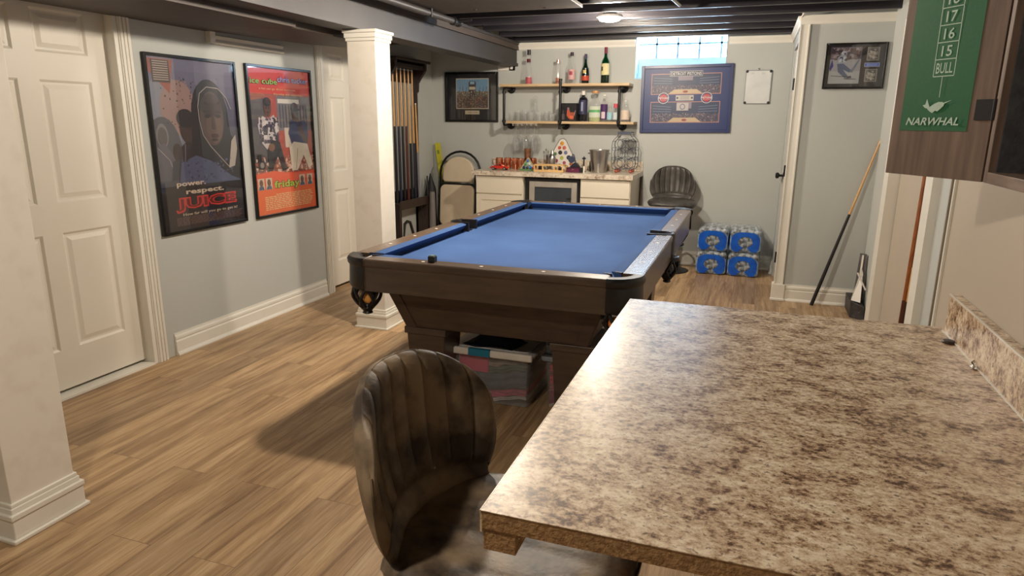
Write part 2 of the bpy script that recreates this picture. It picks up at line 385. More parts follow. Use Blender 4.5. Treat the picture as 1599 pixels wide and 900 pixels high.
struct('baseboard_back', strip((-1.04, YB), (.27, YB), (0, -1), base_prof()), white)
struct('baseboard_closet', strip((.335, 5.86), (.90, 5.86), (0, -1), base_prof()), white)
struct('baseboard_closet', strip((.27, 6.9), (.27, YB), (-1, 0), base_prof()), white)
struct('baseboard_right', strip((XR, -2.6), (XR, .74), (-1, 0), base_prof()), white)
# shoe at the closet corner
struct('trim_5', MB().box(.243, .345, 5.832, 5.86, 0, .14).box(.243, .27, 5.86, 5.93, 0, .14).box(.236, .35, 5.822, 5.86, 0, .02), white, bevel=.004)
# crown mouldings
crown = [(0, 0), (.012, 0), (.016, .02), (.03, .045), (.034, .055), (.034, .062), (0, .062)]
struct('trim_6', strip((-.30, YB), (.27, YB), (0, -1), crown, 2.155), white)
struct('trim_7', strip((.27, YB), (.27, 5.86), (-1, 0), crown, 2.155), white)
struct('trim_8', strip((.255, 5.86), (.90, 5.86), (0, -1), crown, 2.155), white)
t9 = strip((-2.455, YB), (-1.19, YB), (0, -1), crown, 2.155)
t9.box(-2.515, -2.455, YB - .02, YB, 1.95, 2.217).box(-2.64, -2.455, YB - .02, YB, 1.95, 2.0)
t9.box(-2.50, -2.47, YB - .028, YB - .02, 1.96, 2.2)
struct('trim_9', t9, white)
t10 = strip((XL, 3.58), (XL, 4.28), (1, 0), [(0, 0), (.03, 0), (.034, .01), (.02, .03), (.026, .05), (0, .055)], 1.885)
t10.box(XL, XL + .04, 3.555, 3.60, 1.885, 1.97)
struct('trim_10', t10, white)
# closet corner casing (two reeded boards) with a thin bead
cc = MB().box(.262, .325, 5.844, 5.86, .14, 2.155).box(.262, .27, 5.86, 5.93, .14, 2.155).box(.315, .328, 5.838, 5.845, .14, 2.155).box(.256, .266, 5.838, 5.846, .14, 2.155)
struct('trim_11', cc, white, bevel=.002)
# six panel doors
def six_panel(width, h, th=.035, st=.118, mid=.105):
    """door leaf, hinge edge at 0, width along +Y, face towards +X; recessed raised-field panels"""
    m = MB(); pw = (width - 2 * st - mid) / 2
    rows = [(.21, .82), (.975, 1.58), (1.71, h - .115)]; cols = [(st, st + pw), (st + pw + mid, width - st)]
    ys = [0, cols[0][0], cols[0][1], cols[1][0], cols[1][1], width]; zs = [0] + [z for r in rows for z in r] + [h]
    for i in range(5):
        for j in range(7):
            y0, y1, z0, z1 = ys[i], ys[i + 1], zs[j], zs[j + 1]
            if i in (1, 3) and j in (1, 3, 5):
                def q(a, x): return [(x, y0 + a, z0 + a), (x, y1 - a, z0 + a), (x, y1 - a, z1 - a), (x, y0 + a, z1 - a)]
                rings = [q(0, 0), q(.012, -.009), q(.022, -.009), q(.045, -.002)]
                for A, B in zip(rings, rings[1:]):
                    m.add(A + B, [(k, (k + 1) % 4, 4 + (k + 1) % 4, 4 + k) for k in range(4)])
                m.add(rings[-1], [(0, 1, 2, 3)])
            else: m.add([(0, y0, z0), (0, y1, z0), (0, y1, z1), (0, y0, z1)], [(0, 1, 2, 3)])
    v = [(x, yy, z) for x in (-th, -.010) for yy in (0, width) for z in (0, h)]
    m.add(v, [(0, 1, 3, 2), (4, 6, 7, 5), (0, 4, 5, 1), (2, 3, 7, 6), (0, 2, 6, 4), (1, 5, 7, 3)])
    m.add([(-.01, 0, 0), (0, 0, 0), (0, 0, h), (-.01, 0, h), (-.01, width, 0), (0, width, 0), (0, width, h), (-.01, width, h)], [(0, 1, 2, 3), (4, 7, 6, 5), (0, 4, 5, 1), (3, 2, 6, 7)])
    return m
def door(n, y0, wd, x, h=2.03, z0=.03):
    d = bpy.data.objects.new('door_%d' % n, None); COL.objects.link(d); d.location = (x, y0, z0); d['kind'] = 'structure'
    struct('door_leaf', six_panel(wd, h), doorw, d)
    return d
d1 = door(1, 1.976, .914, -3.325)
d2 = door(2, 4.80, .78, -3.31)
for dd, hy in ((d1, .07), (d2, .72)):
    kn = MB().lathe([(.001, 0), (.03, 0), (.03, .006), (.011, .01), (.011, .035), (.026, .045), (.028, .06), (.02, .07), (.001, .072)], 20, T(0, hy, .93) @ rot('Y', PI / 2))
    struct('door_handle', kn, black_metal, dd, smooth=True)
def casing(n, ya, yb, ztop, x=XL, side=1, jamb=.055, wd=.075, mtl=None):
    """reeded casing round an opening in a wall that faces +X (side 1) or -X (side -1)"""
    m = MB(); s = side
    def vb(y0, y1, z0, z1, t):
        a, b = sorted((x, x + s * t)); m.box(a, b, y0, y1, z0, z1)
    for yy0, yy1 in ((ya - wd, ya), (yb, yb + wd)):
        vb(yy0, yy1, 0, ztop + wd, .014)
        for k in range(3): c = yy0 + wd * (.2 + .3 * k); vb(c - .008, c + .008, 0, ztop + wd, .020)
    vb(ya - wd, yb + wd, ztop, ztop + wd, .014); vb(ya - wd, yb + wd, ztop + wd * .6, ztop + wd * .8, .02)
    a, b = sorted((x + s * .008, x - s * jamb * 1.6))
    m.box(a, b, ya, ya + .025, 0, ztop).box(a, b, yb - .025, yb, 0, ztop).box(a, b, ya, yb, ztop - .02, ztop)
    return struct('trim_%d' % n, m, mtl or white, bevel=.002)
casing(1, 1.95, 2.915, 2.075)
casing(2, 4.755, 5.62, 2.075)
struct('trim_3', MB().box(XL - .10, XL + .01, 1.976, 2.89, 0, .012), white)      # threshold
# closet door in the side of the bump-out
d3 = bpy.data.objects.new('door_3', None); COL.objects.link(d3); d3.location = (.285, 6.015, .01); d3['kind'] = 'structure'
struct('door_leaf', MB().box(0, .035, 0, .80, 0, 2.04), doorw, d3, bevel=.002)
for z in (.32, 1.04, 1.72):
    struct('hinge', MB().tube([(-.028, -.0, z - .045), (-.028, -.0, z + .045)], .0075, 10).box(-.03, .0, -.012, .02, z - .045, z + .045), black_metal, d3)
struct('door_handle', MB().lathe([(.001, 0), (.03, 0), (.03, .006), (.011, .01), (.011, .035), (.026, .045), (.028, .06), (.02, .07), (.001, .072)], 20, T(0, .74, .95) @ rot('Y', -PI / 2)), black_metal, d3, smooth=True)
# passage door on the right
d4 = bpy.data.objects.new('door_4', None); COL.objects.link(d4); d4.location = (.915, 4.058, .01); d4['kind'] = 'structure'
struct('door_leaf', MB().box(0, .033, 0, .94, 0, 2.05), wall_warm, d4, bevel=.002)
t4 = MB()
t4.box(.846, .955, 5.005, 5.159, 0, 2.079)
t4.box(.860, .955, 3.901, 4.05, 0, 2.079).box(.852, .899, 3.901, 5.159, 2.081, 2.16)
struct('trim_4', t4, white)
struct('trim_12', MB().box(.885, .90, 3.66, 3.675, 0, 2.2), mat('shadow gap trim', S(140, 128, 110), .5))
struct('trim_13', MB().box(XR - .006, XR + .012, 2.135, 2.146, 0, 2.2), white)
# window: glass block in a deep reveal
wn = bpy.data.objects.new('window_1', None); COL.objects.link(wn); wn.location = (-.75, YB + .2, 1.85); wn['kind'] = 'structure'
blk, N, L, P = nm('daylit glass block')
P.inputs['Base Color'].default_value = (.7, .85, .95, 1); P.inputs['Roughness'].default_value = .1
P.inputs['Emission Color'].default_value = (.62, .80, 1.0, 1); P.inputs['Emission Strength'].default_value = WINDOW_E
panes = MB(); mort = MB()
bw = .2085
for i in range(5):
    x0 = -1.185 + .0 + i * bw - .02
    x1 = min(x0 + bw - .018, -.318); x0 = max(x0, -1.185)
    for z0, z1 in ((2.058, 2.182), (2.198, 2.25)): 
        if x1 > x0: panes.box(x0, x1, YB + .19, YB + .22, z0, z1)
mort.box(-1.185, -.318, YB + .20, YB + .235, 1.85, 2.25)
for i in range(1, 5):
    xx = -1.205 + i * bw - .009; mort.box(xx - .010, xx + .010, YB + .180, YB + .189, 2.05, 2.25)
mort.box(-1.185, -.318, YB + .180, YB + .189, 2.181, 2.199)
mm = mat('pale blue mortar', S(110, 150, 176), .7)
struct('glass_block', panes, blk, wn, world=True, bevel=.006); struct('window_frame', mort, mm, wn, world=True)
struct('window_sill', MB().box(-1.185, -.318, YB + .17, YB + .2, 1.85, 2.053).box(-1.185, -.318, YB - .002, YB + .2, 1.845, 1.856), mat('daylight tinted sill', S(176, 216, 236), .5), wn, world=True)  # blue of the daylight is put into the colour of the lower board
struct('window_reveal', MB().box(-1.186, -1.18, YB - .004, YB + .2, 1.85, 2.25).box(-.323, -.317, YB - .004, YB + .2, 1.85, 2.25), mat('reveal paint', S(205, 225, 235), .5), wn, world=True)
# soffit along the left wall, boxed duct and beam
sf = MB(); sf.box(XL, -2.60, -2.6, 3.56, 1.955, 2.4)
struct('ceiling_soffit', sf, soffit_m)
dp = [(-3.24, 3.56), (-2.64, 3.56), (-2.64, 4.55), (-2.72, 4.66), (-2.86, 4.70), (-2.99, 4.60), (-3.10, 4.38), (-3.19, 4.0)]
dm = MB().prism(dp, 1.955, 2.4); 
struct('ceiling_duct', dm, soffit_m, bevel=.004)
struct('ceiling_duct', MB().box(-2.655, -2.63, 4.2, 4.21, 1.95, 2.1).box(-2.655, -2.63, 4.34, 4.35, 1.95, 2.1).box(XL, -2.6, 4.75, 4.82, 2.03, 2.4).box(-3.43, -2.6, 5.78, 5.84, 2.1, 2.4), soffit_m)
bm_ = MB(); bm_.box(-2.60, -2.42, -2.6, YB, 1.99, 2.02)
bm_.box(-2.59, -2.435, -2.6, YB, 2.02, 2.2).box(-2.62, -2.40, -2.6, YB, 2.2, 2.225)
struct('ceiling_beam', bm_, beam_m)
struct('ceiling_beam', MB().box(-2.435, -2.41, -2.6, YB, 2.15, 2.2), soffit_m)
# plywood panning under the joists above the table
pn = struct('ceiling_panel', MB().box(-2.38, -1.2, 3.66, 4.88, 2.195, 2.219), soffit_m, bevel=.003)
struct('screw', MB().lathe([(.001, -.004), (.012, -.004), (.012, 0)], 10, T(-1.95, 4.75, 2.195)).lathe([(.001, -.004), (.012, -.004), (.012, 0)], 10, T(-1.45, 4.8, 2.195)), black_metal, pn)
# ================================================================== COLUMNS
def column(name, cx0, cx1, cy0, cy1, zt, label):
    t = thing(name, label, 'column', ((cx0 + cx1) / 2, (cy0 + cy1) / 2, 0))
    def B(m, e, z0, z1): return m.box(cx0 - e, cx1 + e, cy0 - e, cy1 + e, z0, z1)
    obj('shaft', B(MB(), 0, .12, zt - .05), colw, t, world=True, bevel=.002)
    b = MB(); B(b, .028, 0, .014); B(b, .018, .014, .085); B(b, .022, .085, .105); B(b, .012, .105, .125); B(b, .008, .125, .14)
    obj('plinth', b, white, t, world=True, bevel=.003)
    c = MB(); B(c, .008, zt - .07, zt - .05); B(c, .014, zt - .05, zt - .02); B(c, .022, zt - .02, zt)
    obj('capital', c, white, t, world=True, bevel=.004)
    return t
column('support_column', -2.53, -2.325, 3.985, 4.175, 1.988, 'square white column beside the corner pocket of the pool table')
column('support_column', -2.53, -2.295, 1.385, 1.615, 1.988, 'scuffed white square column in the left foreground before the panelled door')
# ================================================================== POOL TABLE
PX0, PX1, PY0, PY1, PZ = -1.795, -.395, 2.68, 5.26, .80
pt = thing('pool_table', 'dark wooden pool table with blue felt and black leather pockets', 'pool table', (-1.095, 3.97, 0))
obj('bed', MB().box(PX0 + .10, PX1 - .10, PY0 + .10, PY1 - .10, .72, .747), felt, pt, world=True)
CR = .125
def rail(horiz, a0, a1, outer, sgn):
    """outer edge coordinate; sgn points inward"""
    m = MB(); cu = MB(); nose = MB()
    cap, cush = .088, .048
    prof = [(0, .645), (.0, .762), (-.006, .768), (-.006, .792), (0, .8), (cap, .8), (cap, .73), (.03, .73), (.03, .645)]
    cp = [(cap, .73), (cap, .799), (cap + cush, .799), (cap + cush + .005, .795), (cap + .006, .752), (cap + .006, .73)]
    def sweep(pr, x0, x1, cut=0):
        k = len(pr); M_ = MB(); vs = []
        for end, s in ((x0, 1), (x1, -1)):
            for a, z in pr:
                sh = s * cut * max(0, a - cap) / cush
                e = end + sh
                vs.append((e, outer + sgn * a, z) if horiz else (outer + sgn * a, e, z))
        return M_.add(vs, [(i, (i + 1) % k, k + (i + 1) % k, k + i) for i in range(k)] + [tuple(range(k)), tuple(range(k, 2 * k))])
    r = obj('rail', sweep(prof, a0, a1), table_wood_x if horiz else table_wood_y, pt, world=True, bevel=.003)
    obj('cushion', sweep(cp, a0 - .005, a1 + .005, .045), felt, pt, world=True)
    s = MB(); n = 3
    for i in range(1, 4):
        p = a0 + (a1 - a0) * i / 4 + 0
        c = (p, outer + sgn * .045, .8005) if horiz else (outer + sgn * .045, p, .8005)
        s.lathe([(.0085, -.002), (.0085, .0008), (.001, .001)], 12, T(*c))
    each('sight', s, white_pl, r, world=True)
    return r
SM = (PY0 + PY1) / 2
rail(True, PX0 + CR, PX1 - CR, PY0, 1); rail(True, PX0 + CR, PX1 - CR, PY1, -1)
for ox, s in ((PX0, 1), (PX1, -1)):
    rail(False, PY0 + CR, SM - .062, ox, s); rail(False, SM + .062, PY1 - CR, ox, s)
# body with slanting corner boards
def taper(m, x0, x1, y0, y1, z0, z1, ix, iy=None):
    iy = ix if iy is None else iy
    m.hexa([(x0 + ix, y0 + iy, z0), (x1 - ix, y0 + iy, z0), (x1 - ix, y1 - iy, z0), (x0 + ix, y1 - iy, z0)],
           [(x0, y0, z1), (x1, y0, z1), (x1, y1, z1), (x0, y1, z1)]); return m
BX0, BX1, BY0, BY1 = -1.655, -.535, 2.80, 5.14
obj('body', taper(MB(), BX0, BX1, BY0, BY1, .43, .70, .10, .075), table_wood, pt, world=True, bevel=.003)
cb = MB()
for xa, xb, yy, sy in ((BX0, BX0 + .055, BY0, 1), (BX1 - .055, BX1, BY0, 1)):
    s = 1 if xa == BX0 else -1
    cb.hexa([(xa + .10 * s, yy + .069, .43), (xb + .10 * s, yy + .069, .43), (xb + .10 * s, yy + .09, .43), (xa + .10 * s, yy + .09, .43)],
            [(xa, yy - .006, .70), (xb, yy - .006, .70), (xb, yy + .02, .70), (xa, yy + .02, .70)])
for yy, s in ((BY0, 1), (BY1 - .055, -1)):
    for xx, q in ((BX0 - .006, 1), (BX1 - .014, -1)):
        cb.hexa([(xx + .10 * q, yy + .075 * s, .43), (xx + .10 * q + .02, yy + .075 * s, .43), (xx + .10 * q + .02, yy + .055 + .075 * s, .43), (xx + .10 * q, yy + .055 + .075 * s, .43)],
                [(xx, yy, .70), (xx + .02, yy, .70), (xx + .02, yy + .055, .70), (xx, yy + .055, .70)])
each('corner_board', cb, table_wood, pt, world=True, bevel=.002)
LW = .225
for lx in (-1.57, -.62 - LW + .03):
    for ly in (BY0 + .07, BY1 - .07 - LW):
        leg = taper(MB(), lx + .01, lx + LW - .01, ly + .01, ly + LW - .01, 0.03, .396, .018)
        lg = obj('leg', leg, table_wood, pt, world=True, bevel=.004)
        obj('leg_cap', MB().box(lx, lx + LW, ly, ly + LW, .395, .43), table_wood, lg, world=True, bevel=.003)
        obj('foot', MB().lathe([(.045, 0), (.05, .008), (.045, .03)], 20, T(lx + LW / 2, ly + LW / 2, 0)), black_pl, lg, world=True)
# pockets
def net(m, c, r0, r1, z1, z0, n=6):
    for i in range(n):
        a = 2 * PI * i / n
        for s in (1, -1):
            pts = []
            for j in range(7):
                t = j / 6; rr = r0 + (r1 - r0) * t ** 2.2 + .012 * math.sin(PI * t); aa = a + s * t * PI / n * 1.6
                pts.append((c[0] + rr * math.cos(aa), c[1] + rr * math.sin(aa), z1 + (z0 - z1) * t))
            m.tube(pts, .0085, 6)
    m.lathe([(r0 - .006, 0), (r0 + .008, 0), (r0 + .008, -.022), (r0 - .006, -.022)], 20, T(c[0], c[1], z1 + .012))
    zz = z1 + (z0 - z1) * .55
    m.lathe([(.001, .022), (r1 + .004, .018), (r1 + .012, 0), (r1 * .8, -.02), (r1 * 1.0, -.03), (r1 * .5, -.036), (.001, -.036)], 16, T(c[0], c[1], z0))
BALLS = []
for cx, cy, ax, ay in ((PX0, PY0, 1, 1), (PX1, PY0, -1, 1), (PX0, PY1, 1, -1), (PX1, PY1, -1, -1)):
    c = (cx + ax * CR, cy + ay * CR); ang = math.atan2(-ay, -ax); m = MB()
    m.lathe([(CR - .018, .66), (CR + .004, .655), (CR + .010, .665), (CR + .006, .76), (CR + .014, .772), (CR + .016, .79), (CR + .006, .803), (CR - .035, .803), (CR - .055, .79), (CR - .055, .73), (CR - .018, .73)], 16, T(c[0], c[1], 0), ang - PI / 4 - .02, ang + PI / 4 + .02)
    # leather facings
    for d in ((ax, 0), (0, ay)):
        px, py = c[0] + d[0] * .0, c[1] + d[1] * .0
        qx, qy = (c[0], cy + ay * .09) if d[0] else (cx + ax * .09, c[1])
    e0 = Vector((c[0], cy + ay * .085, 0)); e1 = Vector((c[0] + ax * .058, cy + ay * .14, 0))
    for (A, B) in ((e0, e1), (Vector((cx + ax * .085, c[1], 0)), Vector((cx + ax * .14, c[1] + ay * .058, 0)))):
        dv = (B - A).normalized() * .055; n_ = Vector((-dv.y, dv.x, 0)).normalized() * .005
        B2 = A + dv
        m.hexa([A - n_ + Vector((0, 0, .74)), A + n_ + Vector((0, 0, .74)), B2 + n_ + Vector((0, 0, .74)), B2 - n_ + Vector((0, 0, .74))],
               [A - n_ + Vector((0, 0, .806)), A + n_ + Vector((0, 0, .806)), B2 + n_ + Vector((0, 0, .80)), B2 - n_ + Vector((0, 0, .80))])
    m.lathe([(.001, .7485), (.062, .7485), (.066, .74), (.001, .735)], 24, T(cx + ax * .095, cy + ay * .095, 0))
    pk = obj('pocket', m, leather_blk, pt, world=True, smooth=True)
    nb = MB(); pc = (cx + ax * .085, cy + ay * .085); net(nb, pc, .062, .026, .655, .545); obj('net', nb, leather_blk, pk, world=True, smooth=True)
    BALLS.append(pc)
for ox, s in ((PX0, 1), (PX1, -1)):
    m = MB(); cxs = ox + s * .03
    a = PI if s == 1 else 0
    m.lathe([(.046, .66), (.058, .66), (.062, .70), (.062, .795), (.056, .804), (.044, .804), (.040, .79), (.040, .73), (.046, .70)], 16, T(ox + s * .05, SM, 0), a - PI / 2, a + PI / 2)
    for q in (-1, 1):
        b0 = Vector((ox + s * .03, SM + q * .058, 0)); b1 = Vector((ox + s * .142, SM + q * .066, 0)); n_ = Vector((0, .006, 0))
        lo = Vector((0, 0, .745)); hi = Vector((0, 0, .806))
        P4 = [b0 - n_, b1 - n_, b1 + n_, b0 + n_]
        m.hexa([p + lo for p in P4], [p + hi for p in P4])
    m.lathe([(.001, .7485), (.052, .7485), (.056, .74), (.001, .735)], 24, T(ox + s * .085, SM, 0))
    pk = obj('pocket', m, leather_blk, pt, world=True, smooth=True)
    nb = MB(); net(nb, (ox + s * .02, SM), .055, .024, .655, .545, 6); obj('net', nb, leather_blk, pk, world=True, smooth=True)
    for q, nmz in ((1, 0),):
        pass
def ball(p, col, label, z=.597, stripe=None):
    o = obj('billiard_ball', MB().sphere((0, 0, 0), .0285), mat('ball ' + label, col, .12, coat=.6, col2=col), smooth=True, loc=(0, 0, 0)); o.location = (p[0], p[1], z)
    return tag(o, label, 'ball', 'billiard balls in the pockets')
ball((BALLS[0][0] + .02, BALLS[0][1] - .022), S(236, 168, 84), 'yellow-orange ball in the net of the near left corner pocket')
ball((BALLS[0][0] - .024, BALLS[0][1] + .012), S(222, 190, 150), 'cream ball low in the near left corner pocket net, outer side', .605)
ball((BALLS[1][0] - .012, BALLS[1][1] - .026), S(238, 140, 60), 'orange ball in the net of the near right corner pocket')
ck = thing('chalk_cube', 'small black chalk holder standing on the near rail of the pool table', 'chalk', (-1.34, 2.735, .8005))
obj('holder', MB().box(-.0165, .0165, -.0165, .0165, 0, .028), black_pl, ck, bevel=.003)
obj('chalk', MB().box(-.011, .011, -.011, .011, .028, .031), mat('worn chalk', S(96, 120, 110), .9), ck)
# ================================================================== BAR COUNTER (foreground)
CX0, CX1, CY0, CY1, CZ = -.312, .528, .764, 1.985, .91
bc = thing('bar_counter', 'large granite-pattern laminate bar countertop in the right foreground', 'counter', (.1, 1.37, 0))
obj('countertop', MB().box(CX0 + .003, CX1, CY0 + .004, CY1, CZ - .028, CZ - .0012), particle, bc, world=True)
obj('laminate', MB().box(CX0 + .001, CX1, CY0 + .003, CY1, CZ - .0012, CZ), bar_lam, bc, world=True)
obj('edge_band', MB().box(CX0, CX0 + .003, CY0 + .004, CY1, CZ - .034, CZ - .0012).box(CX0, CX0 + .0015, CY0 + .003, CY1, CZ - .004, CZ + .0004), granite('edge laminate', [S(130, 100, 76), S(176, 146, 112), S(214, 190, 156), S(232, 214, 184), (.4, .34, .3)], 42, 95, .28), bc, world=True)
obj('cleat', MB().box(CX0 + .004, CX0 + .052, CY0 + .006, CY1 - .02, CZ - .062, CZ - .028), particle, bc, world=True, bevel=.001)
obj('backsplash', MB().box(CX1 - .022, CX1, CY0 - .1, CY1 - .045, CZ + .0005, CZ + .101), bar_lam, bc, world=True)
obj('edge_strip', MB().box(CX1 - .0245, CX1 - .0205, CY0 - .1, CY1 - .044, CZ + .0985, CZ + .1022).box(CX1 - .0250, CX1 - .0215, CY0 - .1, CY1 - .035, CZ + .0003, CZ + .003), mat('pale seam strip', S(226, 220, 208), .25), bc, world=True, label='pale seam strip along the backsplash')
bb = thing('bar_cabinet', 'pale panelled base cabinet standing under the bar countertop', 'cabinet', (.35, 1.37, 0))
obj('body', MB().box(.06, CX1 - .003, .80, 1.95, 0, CZ - .0285), white, bb, world=True, bevel=.002)
kb = MB().box(.05, .06, .82, 1.36, .12, .86).box(.05, .06, 1.39, 1.93, .12, .86)
obj('door', kb, doorw, bb, world=True, bevel=.003)
scuff = obj('dark_disc', MB().lathe([(.001, 0), (.014, 0), (.0145, .003), (.012, .0065), (.001, .007)], 20), mat('dark brown cap', S(58, 46, 42), .5), smooth=True, loc=(0, 0, 0)); scuff.location = (.492, 1.84, CZ + .0003)
tag(scuff, 'small dark round cap lying by the backsplash on the bar countertop', 'cap')
clip = thing('metal_latch', 'tiny chrome latch at the foot of the bar backsplash', 'latch', (.499, 1.655, CZ + .0005))
obj('plate', MB().box(-.006, .006, -.012, .012, 0, .002), chrome, clip, bevel=.0005)
obj('pin', MB().tube([(-.002, -.006, .006), (-.002, .010, .008), (.004, .014, .012)], .0028, 8).sphere((-.002, -.006, .006), .004, seg=10, rings=6), chrome, clip, smooth=True)

# ================================================================== BAR STOOL
def make_stool(sh):
    t = bpy.data.objects.new('bar_stool', None); COL.objects.link(t)
    # local: faces +X; seat top at z = sh
    N_ = 9
    def backf(u, v, side):
        # u -1..1 across, v 0..1 up ; side 0..1 (inner..outer)
        wv = .158 + (.222 - .158) * (1 - (1 - min(1, v / .62)) ** 2.0)
        if v > .7: wv *= 1 - .10 * ((v - .7) / .3) ** 2
        hu = .60 + .40 * max(0, 1 - abs(u) ** 2.6) ** .55
        y_ = u * wv
        wrap = (y_ / .222) ** 2
        x = -.205 - .052 * v * hu - .02 * math.sin(PI * v) + (.125 - .02 * v) * wrap
        z = sh - .03 + .338 * v * hu
        edge = max(0, 1 - abs(u) ** 7) ** .5 * max(0, 1 - max(0, (v - .5) / .5) ** 9) ** .5
        th = .046 * edge
        ph = abs(math.sin(PI * N_ * (u * .5 + .5)))
        ch = .010 * (ph ** .45) * min(1, max(0, (v - .20) / .06)) * edge
        if .12 < v < .2: ch -= .004
        if side == 0: x += .0 + ch + (.010 * math.sin(PI * min(1, v / .2)) if v < .2 else 0)
        else: x -= th + .020 * (1 - edge)
        if side == 0: x -= .022 * (1 - edge)
        return (x, y_, z)
    nu, nv = 108, 44
    m = MB()
    us = lambda i: math.sin((i - .5) * PI) * (1)            # denser at the rims
    vi = lambda j: j if j < .9 else j
    m.grid(lambda a, b: backf(2 * a - 1, b ** .9, 0), nu, nv)
    n0 = len(m.v); m.grid(lambda a, b: backf(1 - 2 * a, b ** .9, 1), nu, nv)
    W_ = nu + 1
    for j in range(nv):      # stitch the two sides
        m.f.append((j * W_ + 0, (j + 1) * W_ + 0, n0 + (j + 1) * W_ + nu, n0 + j * W_ + nu))
        m.f.append((j * W_ + nu, n0 + j * W_ + 0, n0 + (j + 1) * W_ + 0, (j + 1) * W_ + nu))
    bk = obj('backrest', m, stool_m, t, smooth=True, auto=75)
    # piping round the inner rim and seams
    def rimpt(u, v, off=.0): 
        p = Vector(backf(u, v, 0)); return p
    pts = [rimpt(-.985, v / 30) for v in range(1, 29)] 
    pi = MB()
    for sgn in (-1, 1):
        pi.tube([Vector(backf(sgn * .97, v / 30, 0)) + Vector((-.004, sgn * .003, 0)) for v in range(1, 27)], .0032, 6)
    each('piping', pi, stool_m, bk, smooth=True)
    # seat
    def seatf(u, v, top):
        r = lambda q: math.copysign(abs(q) ** .8, q)
        a = u * 1.0; b = v * 1.0
        # square to superellipse
        x = a * math.sqrt(max(0, 1 - b * b * .36)); y_ = b * math.sqrt(max(0, 1 - a * a * .36))
        e = max(0, 1 - abs(a) ** 8) ** .5 * max(0, 1 - abs(b) ** 8) ** .5
        X = x * .235 + .01; Y = y_ * .238 * (1 - .06 * (a < 0) * abs(a))
        if top: z = sh - .028 + .028 * e - .012 * math.exp(-((a) ** 2 + b * b) / .5) + .006 * abs(math.sin(PI * 4.5 * (b * .5 + .5))) ** .5 * e - (.02 * max(0, a - .6))
        else: z = sh - .028 - .045 * e
        return (X, Y, z)
    m = MB(); nu2 = 40
    m.grid(lambda a, b: seatf(2 * a - 1, 2 * b - 1, 1), nu2, nu2); n0 = len(m.v)
    m.grid(lambda a, b: seatf(1 - 2 * a, 2 * b - 1, 0), nu2, nu2); W2 = nu2 + 1
    for j in range(nu2):
        m.f.append((j * W2, (j + 1) * W2, n0 + (j + 1) * W2 + nu2, n0 + j * W2 + nu2)); m.f.append((j * W2 + nu2, n0 + j * W2, n0 + (j + 1) * W2, (j + 1) * W2 + nu2))
    obj('seat', m, stool_m, t, smooth=True, auto=75)
    obj('lift_column', MB().lathe([(.001, .012), (.036, .012), (.036, .05), (.028, .06), (.028, .36), (.018, .362), (.018, sh - .08), (.06, sh - .078), (.06, sh - .07), (.001, sh - .07)], 20), black_metal, t, smooth=True)
    obj('base', MB().lathe([(.001, 0), (.195, 0), (.2, .004), (.195, .009), (.06, .022), (.001, .026)], 36), black_metal, t, smooth=True)
    fr = MB().tube([(.03 + .14 * math.cos(a * PI / 12), .13 * math.sin(a * PI / 12), .27) for a in range(-9, 10)], .009, 8)
    fr.tube([(.03 + .14 * math.cos(-9 * PI / 12), .13 * math.sin(-9 * PI / 12), .27), (0, 0, .25)], .009, 8).tube([(.03 + .14 * math.cos(9 * PI / 12), .13 * math.sin(9 * PI / 12), .27), (0, 0, .25)], .009, 8)
    obj('footrest', fr, black_metal, t, smooth=True)
    obj('lever', MB().tube([(0, -.02, sh - .09), (0, -.16, sh - .095), (0, -.19, sh - .10)], .005, 8), black_metal, t, smooth=True)
    return t
st1 = make_stool(.665); st1.location = (-.375, 1.085, 0); st1.rotation_euler = (0, 0, math.radians(-7))
tag(st1, 'grey-brown leather bar stool with channelled back, tucked under the bar countertop', 'bar stool')
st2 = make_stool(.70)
st2m = mat('shaded stool leather', S(84, 80, 76), .42, col2=S(52, 49, 47), nscale=11, detail=8, bump=.08, bscale=110)  # same leather as the near stool, dimmer light painted in as darker colour
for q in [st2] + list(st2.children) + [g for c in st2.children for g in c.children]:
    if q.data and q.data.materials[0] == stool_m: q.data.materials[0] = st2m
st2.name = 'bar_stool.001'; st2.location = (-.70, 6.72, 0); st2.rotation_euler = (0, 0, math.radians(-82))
tag(st2, 'leather bar stool, shade put into its colour, against the far wall beside the water packs', 'bar stool')

# ================================================================== DARTBOARD CABINET on the right wall
wood_cab = mat('grey brown barn wood', S(124, 102, 88), .55, col2=S(88, 70, 60), nscale=5, stretch=(14, 14, 1), detail=7, lo=.3, hi=.7)
wood_cab_h = mat('grey brown barn wood edge', S(126, 104, 88), .55, col2=S(92, 74, 62), nscale=5, stretch=(14, 1.5, 14), detail=7, lo=.3, hi=.7)
dc = thing('dartboard_cabinet', 'open grey-brown wooden dartboard cabinet with green scoreboard door on the right wall', 'dartboard cabinet', (XR, 1.1, 1.335))
DY0, DY1, DZ0, DZ1, DX = .80, 1.50, 1.325, 2.03, .412
obj('body', MB().box(DX, XR - .001, DY0, DY0 + .02, DZ0, DZ1).box(DX, XR - .001, DY1 - .02, DY1, DZ0, DZ1), wood_cab, dc, world=True, bevel=.001)
each('shelf', MB().box(DX, XR - .001, DY0 + .02, DY1 - .02, DZ0, DZ0 + .02).box(DX, XR - .001, DY0 + .02, DY1 - .02, DZ1 - .02, DZ1), wood_cab_h, dc, world=True, bevel=.001)
obj('back_panel', MB().box(XR - .035, XR - .002, DY0 + .02, DY1 - .02, DZ0 + .02, DZ1 - .02), mat('charcoal foam backing', S(72, 72, 74), .85, col2=S(54, 54, 57), nscale=30, bump=.3), dc, world=True)
obj('side_lining', MB().box(DX + .012, XR - .035, DY1 - .026, DY1 - .02, DZ0 + .02, DZ1 - .02), M['charcoal foam backing'], dc, world=True)
